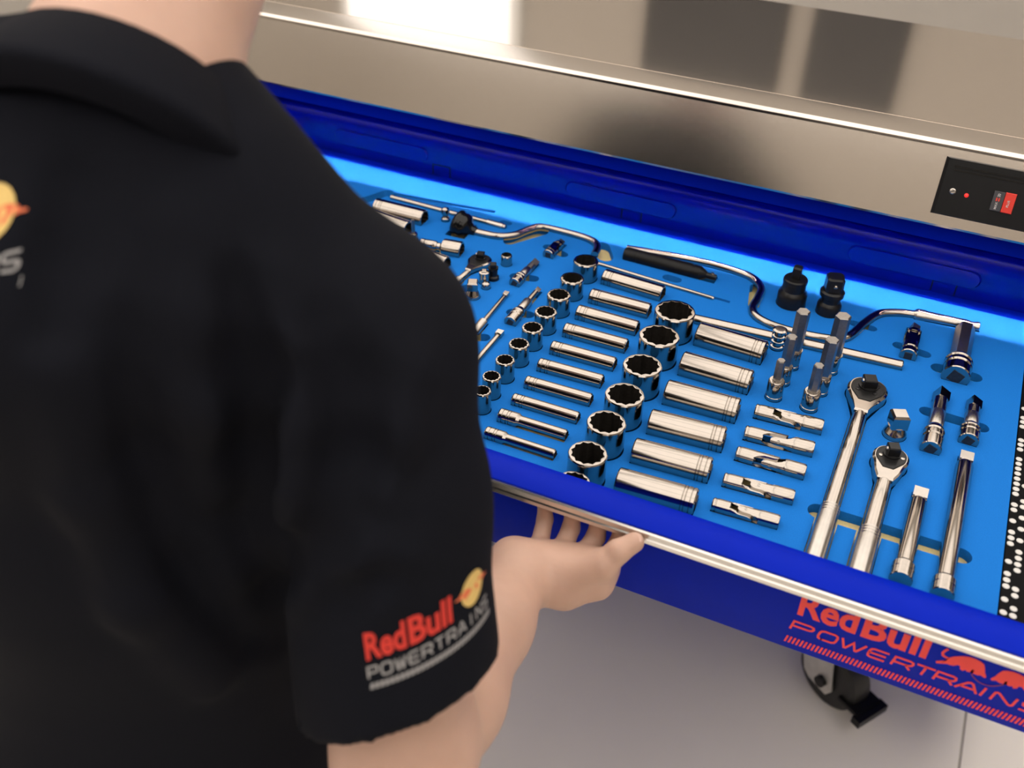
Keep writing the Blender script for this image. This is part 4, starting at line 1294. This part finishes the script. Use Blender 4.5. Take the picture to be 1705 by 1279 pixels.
# fingers: knuckle -> up to the trim -> tip inside the channel
for mcp, rr, dx in ((pk_m, 0.0082, -0.006), (rg_m, 0.0090, 0.0), (md_m, 0.0094, 0.003), (ix_m, 0.0092, 0.005)):
    p1 = A_([mcp[0] + dx, 0.6716, FZ + 0.0076])
    p2 = A_([mcp[0] + dx * 1.3, 0.6738, FZ + 0.0272])
    p3 = A_([mcp[0] + dx * 1.4, 0.6736, FZ + 0.0335])
    hand.chain([mcp + A_([0, 0.004, 0.0]), p1], [rr * 1.18, rr], 0.004)
    hand.chain([p1, p2, p3], [rr * 0.98, rr * 0.90, rr * 0.80], 0.003)

# --- rest of the body
body = Field(A_([-1.02, -0.05, 0.02]), A_([-0.12, 0.78, FZ + 1.02]), 0.007)
body.chain([CH, MD, WA, HP], [0.100, 0.098, 0.100, 0.105], 0.05, (LA, 1.25))
body.chain([SL, CH + A_([0, 0, 0.05]), SH], [0.050, 0.085, 0.050], 0.04)
body.chain([NK - A_([0, 0.01, 0.06]), NK, NT], [0.075, 0.062, 0.058], 0.03)
body.cone(HD + A_([0, -0.035, 0.055]), HD + A_([0.0, 0.02, 0.045]), 0.080, 0.076, 0.03)
body.cone(HD + A_([0, 0.035, 0.0]), HD + A_([0, 0.062, -0.058]), 0.060, 0.036, 0.03)
FD = A_([0.10, 0.93, -0.35]); FD /= np.linalg.norm(FD)            # where he looks
hc = HD + A_([0, 0.0, 0.03])
body.cone(hc + FD * 0.085, hc + FD * 0.118 + A_([0, 0, -0.018]), 0.010, 0.013, 0.012)   # nose
body.cone(hc + FD * 0.078 + A_([-0.03, 0, 0.025]), hc + FD * 0.078 + A_([0.03, 0.0, 0.022]), 0.012, 0.012, 0.012)  # brow
for s_i in (-1, 1):
    e = hc + A_([s_i * 0.078, -0.005, 0.0])
    body.cone(e + A_([0, 0, 0.022]), e + A_([0, 0.008, -0.022]), 0.012, 0.009, 0.006)
    body.cone(hc + FD * 0.092 + A_([-0.018, 0, -0.055]), hc + FD * 0.092 + A_([0.018, 0, -0.055]), 0.008, 0.008, 0.008)
# right upper arm, left arm on the trim
body.chain([SH, SH + (EL - SH) * 0.5, EL, EL + (WR - EL) * 0.3], [0.056, 0.053, 0.049, 0.045], 0.03)
EL2 = A_([-0.86, 0.36, FZ + 0.07]); WR2 = A_([-0.72, 0.57, FZ - 0.008])
body.chain([SL, (SL + EL2) / 2, EL2, EL2 + (WR2 - EL2) * 0.3, WR2], [0.058, 0.054, 0.046, 0.045, 0.029], 0.03)
body.cone(WR2, WR2 + A_([0.01, 0.045, -0.006]), 0.027, 0.022, 0.012, ((1, 0, 0), 1.4))
for k_ in range(4):
    b0 = WR2 + A_([-0.027 + 0.019 * k_, 0.055, -0.006])
    body.chain([b0, A_([b0[0], 0.6716, FZ + 0.0076]), A_([b0[0], 0.6736, FZ + 0.032])], [0.0105, 0.0095, 0.0078], 0.003)
body.chain([WR2 + A_([0.03, 0.02, 0]), WR2 + A_([0.05, 0.06, 0.012])], [0.015, 0.010], 0.008)
# legs
FTR = A_([-0.36, 0.28, 0.09]); FTL = A_([-0.66, 0.24, 0.09])
for ft, s_i in ((FTR, 1), (FTL, -1)):
    hj = HP + LA * 0.085 * s_i + A_([0, 0, -0.04])
    kn = (hj + ft) / 2 + A_([0, 0.05, 0.02])
    body.chain([hj, kn, ft], [0.082, 0.055, 0.038], 0.03)
person = person_part('person', [body, hand], 'skin', None, 2)
tag(person, 'man in a black short-sleeved polo shirt pulling the drawer open with his right hand', 'person')

# thumbnail
nd = (th_t - th_i); nd /= np.linalg.norm(nd)
up_ = A_([0.05, -0.45, 0.9]); up_ -= nd * (up_ @ nd); up_ /= np.linalg.norm(up_); sd = np.cross(nd, up_)
nm = MB(); rs_ = []
for lift, sc_ in ((0.0066, 1.0), (0.0088, 0.92)):
    ring = []
    for k_ in range(16):
        a_ = 2 * math.pi * k_ / 16
        x_ = 0.0062 * math.cos(a_) * sc_; y_ = 0.0072 * math.sin(a_) * sc_
        drop = 0.9 * x_ * x_ / 0.0105
        ring.append(tuple(th_t + nd * (0.0015 + y_) + sd * x_ + up_ * (lift - drop)))
    rs_.append(ring)
nm.rings(rs_).build('thumbnail', 'nail', person)
# hair and eyes
hf = Field(HD - 0.16, HD + 0.20, 0.006)
hf.cone(HD + A_([0, -0.040, 0.062]), HD + A_([0.0, 0.012, 0.062]), 0.085, 0.082, 0.02)
hf.cone(HD + A_([0, -0.055, 0.0]), HD + A_([0, -0.045, 0.03]), 0.060, 0.070, 0.02)
hf.cone(hc + FD * 0.10 + A_([0, 0, -0.03]), hc + FD * 0.16 + A_([0, 0, -0.06]), 0.085, 0.10, 0.01, sub=True)
person_part('hair', [hf], 'hair', person, 2)
for s_i in (-1, 1):
    ec = hc + FD * 0.081 + A_([s_i * 0.030, 0, 0.004])
    MB().lathe([(0.001, -0.011), (0.008, -0.008), (0.011, 0), (0.008, 0.008), (0.001, 0.011)], 14, Matrix.Translation(Vector(ec))).build('eye', 'eye', person)

# --- polo shirt
HE = pd(664, 1138, 0.754)          # centre of the sleeve hem
sh = Field(A_([-1.0, 0.02, FZ - 0.26]), A_([-0.16, 0.72, FZ + 0.62]), 0.005)
sh.chain([CH, MD, WA, HP + A_([0, 0, 0.02])], [0.118, 0.120, 0.122, 0.128], 0.06, (LA, 1.26))
sh.cone(CH + LA * 0.02 + A_([0, 0.0, 0.02]), SH - LA * 0.02, 0.110, 0.066, 0.06)
TZ = pd(372, 335, 0.655)
sh.chain([NK + A_([0, 0, -0.035]), TZ, SH], [0.074, 0.056, 0.0775], 0.045)
sh.chain([NK + A_([0, 0, -0.035]), SL], [0.074, 0.070], 0.05)
sh.chain([SH, pd(632, 830, 0.722), HE + (HE - SH) * 0.06], [0.0785, 0.0735, 0.0775], 0.03)
HE2 = SL + (EL2 - SL) * 0.75
sh.chain([SL, HE2], [0.078, 0.074], 0.03)
# folds: ridges laid on and creases pressed into the cloth where the surface is
def on_cloth(f_, u, v):
    r_ = ray(u, v); r_ = r_ / np.linalg.norm(r_); o_ = A_([0, 0, FZ + H])
    ts = np.arange(0.35, 1.3, 0.002); P_ = o_ + ts[:, None] * r_
    ii = np.round((P_ - f_.lo) / f_.h).astype(int)
    ok = np.all((ii >= 0) & (ii < f_.n), 1)
    for t_, q, g in zip(ts, ii, ok):
        if g and f_.F[tuple(q)] < 0: return o_ + t_ * r_, r_
    return None, r_


F0 = Field(sh.lo, sh.lo + (sh.n - 1) * sh.h, sh.h); F0.F = sh.F.copy(); F0.n = sh.n
for kind_, pts_, rr in (('+', [(440, 470), (470, 580), (490, 700), (500, 800), (492, 880)], 0.016),
                        ('+', [(310, 380), (340, 520), (360, 660), (350, 800)], 0.018),
                        ('+', [(620, 830), (560, 885), (490, 935)], 0.011),
                        ('+', [(660, 930), (590, 990), (500, 1035)], 0.010),
                        ('+', [(690, 620), (650, 720), (600, 800)], 0.012),
                        ('-', [(545, 540), (585, 640), (590, 760), (545, 850)], 0.014),
                        ('-', [(395, 480), (420, 620), (430, 760), (440, 880)], 0.014),
                        ('-', [(600, 860), (530, 912), (478, 955)], 0.010),
                        ('-', [(640, 965), (560, 1015), (490, 1060)], 0.009),
                        ('-', [(462, 900), (458, 1000), (466, 1080)], 0.010),
                        ('-', [(120, 300), (100, 420), (85, 560)], 0.012),
                        ('-', [(210, 560), (230, 760), (300, 960), (420, 1080)], 0.012),
                        ('+', [(100, 620), (150, 820), (230, 1000), (350, 1130)], 0.014)):
    P_ = []
    for (u_, v_) in pts_:
        p_, r_ = on_cloth(F0, u_, v_)
        if p_ is not None: P_.append(p_ + r_ * (rr * 0.45 if kind_ == '+' else -rr * 0.55))
    n_ = len(P_)
    for q in range(n_ - 1):
        ra = rr * (0.6 if q == 0 else 1.0); rb_ = rr * (0.6 if q == n_ - 2 else 1.0)
        if kind_ == '-': sh.cone(P_[q], P_[q + 1], ra, rb_, 0.022, sub=True)
        else: sh.cone(P_[q], P_[q + 1], ra, rb_, 0.026)
adir = (HE - SH) / np.linalg.norm(HE - SH)
# hem: cut the sleeve square, then hollow it
ax = [sh.lo[i] + sh.h * np.arange(sh.n[i]) for i in range(3)]
hn = adir * 1.0 + RM[:, 0] * 0.24; hn /= np.linalg.norm(hn)
X, Y, Z = np.meshgrid(*ax, indexing='ij', sparse=True)
D = (X - HE[0]) * hn[0] + (Y - HE[1]) * hn[1] + (Z - HE[2]) * hn[2]
near = ((X - HE[0]) ** 2 + (Y - HE[1]) ** 2 + (Z - HE[2]) ** 2) < 0.115 ** 2
mid_ = near & (D > -0.02)
sh.F = np.where(mid_, np.maximum(sh.F, D), sh.F).astype(np.float32)
sh.cone(HE - adir * 0.035, HE + adir * 0.06, 0.0665, 0.0735, 0.003, sub=True)
shirt = person_part('polo_shirt', [sh], 'shirt', person, 3)

# collar: a folded band around the neck
nax = (NT - NK) / np.linalg.norm(NT - NK)
cr = np.cross(nax, A_([1.0, 0, 0])); cr /= np.linalg.norm(cr); cq = np.cross(cr, nax)
cm = MB(); rgs = []
for (rad, hgt) in ((0.066, -0.050), (0.0665, -0.004), (0.0690, 0.004), (0.0730, 0.002), (0.0960, -0.040), (0.0975, -0.046), (0.0950, -0.049), (0.072, -0.052)):
    ring = []
    for k_ in range(40):
        a_ = 2 * math.pi * k_ / 40
        ring.append(tuple(NK + nax * hgt + (cq * math.cos(a_) * 1.05 + cr * math.sin(a_) * 1.0) * rad))
    rgs.append(ring)
cm.rings(rgs, cap0=False, cap1=False).build('collar', 'shirt', shirt, 60)

# trousers and shoes
tf = Field(A_([-0.86, 0.05, 0.06]), A_([-0.16, 0.62, FZ + 0.06]), 0.008)
tf.chain([WA + A_([0, 0, -0.05]), HP], [0.108, 0.118], 0.04, (LA, 1.26))
for ft, s_i in ((FTR, 1), (FTL, -1)):
    hj = HP + LA * 0.085 * s_i + A_([0, 0, -0.04]); kn = (hj + ft) / 2 + A_([0, 0.05, 0.02])
    tf.chain([hj, kn, ft + A_([0, 0, 0.03])], [0.100, 0.078, 0.066], 0.03)
person_part('trousers', [tf], 'trouser', person, 2)
for ft in (FTR, FTL):
    sf = Field(ft - A_([0.09, 0.12, 0.12]), ft + A_([0.09, 0.26, 0.08]), 0.006)
    sf.cone(ft + A_([0, -0.03, -0.035]), ft + A_([0, 0.16, -0.048]), 0.052, 0.040, 0.02)
    sf.cone(ft + A_([0, -0.01, 0.0]), ft + A_([0, -0.015, 0.03]), 0.050, 0.050, 0.02)
    sf.halfspace(A_([0, 0, 0.001]), A_([0, 0, -1.0]))
    person_part('shoe', [sf], 'shoe', person, 2)

# prints on the shirt, wrapped on the cloth
dgs = bpy.context.evaluated_depsgraph_get()
bv = BVHTree.FromPolygons([tuple(v.co) for v in shirt.data.vertices], [tuple(p.vertices) for p in shirt.data.polygons])


def wrap_print(name, m, vs2, fs, cast, parent, lift=0.0008):
    bm = bmesh.new(); V = [bm.verts.new((v[0], v[1], 0)) for v in vs2]
    for q in fs:
        try: bm.faces.new([V[i] for i in q])
        except ValueError: pass
    bmesh.ops.triangulate(bm, faces=bm.faces)
    for _ in range(2):
        lng = [e for e in bm.edges if e.calc_length() > 0.010]
        if lng: bmesh.ops.subdivide_edges(bm, edges=lng, cuts=1)
    bmesh.ops.triangulate(bm, faces=bm.faces)
    for v in bm.verts:
        o_, d_ = cast(v.co.x, v.co.y)
        hit = bv.ray_cast(Vector(o_), Vector(d_))
        v.co = (hit[0] - Vector(d_).normalized() * lift) if hit[0] is not None else Vector(o_) + Vector(d_) * 0.1
    me = bpy.data.meshes.new(name); bm.to_mesh(me); bm.free(); me.materials.append(M[m])
    o = bpy.data.objects.new(name, me); COL.objects.link(o); o.parent = parent
    return o


def shirt_logo():
    """unit design: width 1 along s, t up"""
    out = []
    vs, fs = text_mesh('Red', bold=0.03); out.append(('red_letters', 's_red', fit(vs, 0.0, 0.27, 0.12, 0.31), fs))
    vs, fs = text_mesh('Bull', bold=0.03); out.append(('red_letters', 's_red', fit(vs, 0.29, 0.60, 0.12, 0.31), fs))
    disc = [(0.80 + 0.115 * math.cos(2 * math.pi * k / 20), 0.235 + 0.115 * math.sin(2 * math.pi * k / 20)) for k in range(20)]
    out.append(('sun_disc', 's_yel', disc, [tuple(range(20))]))
    x0 = min(p[0] for p in BULL); x1 = max(p[0] for p in BULL); y0 = min(p[1] for p in BULL); y1 = max(p[1] for p in BULL)
    for sg in (0, 1):
        pts = []
        for p in BULL:
            a = (p[0] - x0) / (x1 - x0); b = 1 - (p[1] - y0) / (y1 - y0)
            pts.append((0.63 + a * 0.17 if not sg else 0.97 - a * 0.17, 0.13 + b * 0.11 + (0.03 if not sg else 0.03)))
        out.append(('bull_emblem', 's_org', pts, [tuple(range(len(pts)))]))
    for i, ch in enumerate('POWERTRAINS'):
        a = i * 0.0909; b = a + 0.066
        V = []; F = []
        for st in WIDE[ch]:
            v2, f2 = ribbon([(a + p[0] * (b - a), 0.0 + p[1] * 0.075) for p in st], 0.014); k = len(V); V += v2; F += [tuple(j + k for j in q) for q in f2]
        out.append(('wide_letter', 's_gry', V, F))
    out.append(('stripe_band', 's_gry', [(0, -0.075), (1, -0.075), (1, -0.035), (0, -0.035)], [(0, 1, 2, 3)]))
    return out


SLG = shirt_logo()
# sleeve: s runs around the arm, t along it towards the shoulder
ctr = pd(705, 1060, 0.70)
tpar = float((ctr - SH) @ adir); axp = SH + adir * tpar
e1 = ctr - axp; e1 -= adir * (e1 @ adir); e1 /= np.linalg.norm(e1)
e2 = np.cross(adir, e1)
if (RM[:, 0] @ e2) < 0: e2 = -e2
WSL = 0.104; RAD = 0.078


def cast_sleeve(x, y):
    an = (x - WSL * 0.5) / RAD + SL_A0
    dd = e1 * math.cos(an) + e2 * math.sin(an)
    base = axp - adir * (y + x * 0.22 - 0.010)
    return base + dd * 0.25, -dd


SL_A0 = 0.0
for (nm_, m_, vs, fs) in SLG:
    vs = [(v[0] * WSL, v[1] * WSL) for v in vs]
    if nm_ == 'stripe_band':
        for k_ in range(30):
            a = WSL * k_ / 30
            wrap_print('slanted_bar', 's_gry', [(a, -0.075 * WSL), (a + 0.0026, -0.075 * WSL), (a + 0.0034, -0.035 * WSL), (a + 0.0008, -0.035 * WSL)], [(0, 1, 2, 3)], cast_sleeve, shirt)
    else:
        wrap_print(nm_, m_, vs, fs, cast_sleeve, shirt)
# upper back: seen only at its right end
WBK = 0.105
br = ray(45, 360)
bhit = bv.ray_cast(Vector((0, 0, FZ + H)), Vector(br).normalized())[0]
LH = A_([LA[0], LA[1], 0]); LH /= np.linalg.norm(LH)
bn = A_([-LH[1], LH[0], 0])
tv = A_([0, 0, 1.0]) + LH * 0.0
if bhit is not None:
    def cast_back(x, y):
        p = A_(bhit) + LH * (x - WBK * 0.97) + A_([0, 0, 1.0]) * (y - 0.21 * WBK)
        return p - bn * 0.25, bn
    for (nm_, m_, vs, fs) in SLG:
        vs = [(v[0] * WBK, v[1] * WBK) for v in vs]
        wrap_print(nm_, m_, vs, fs, cast_back, shirt)
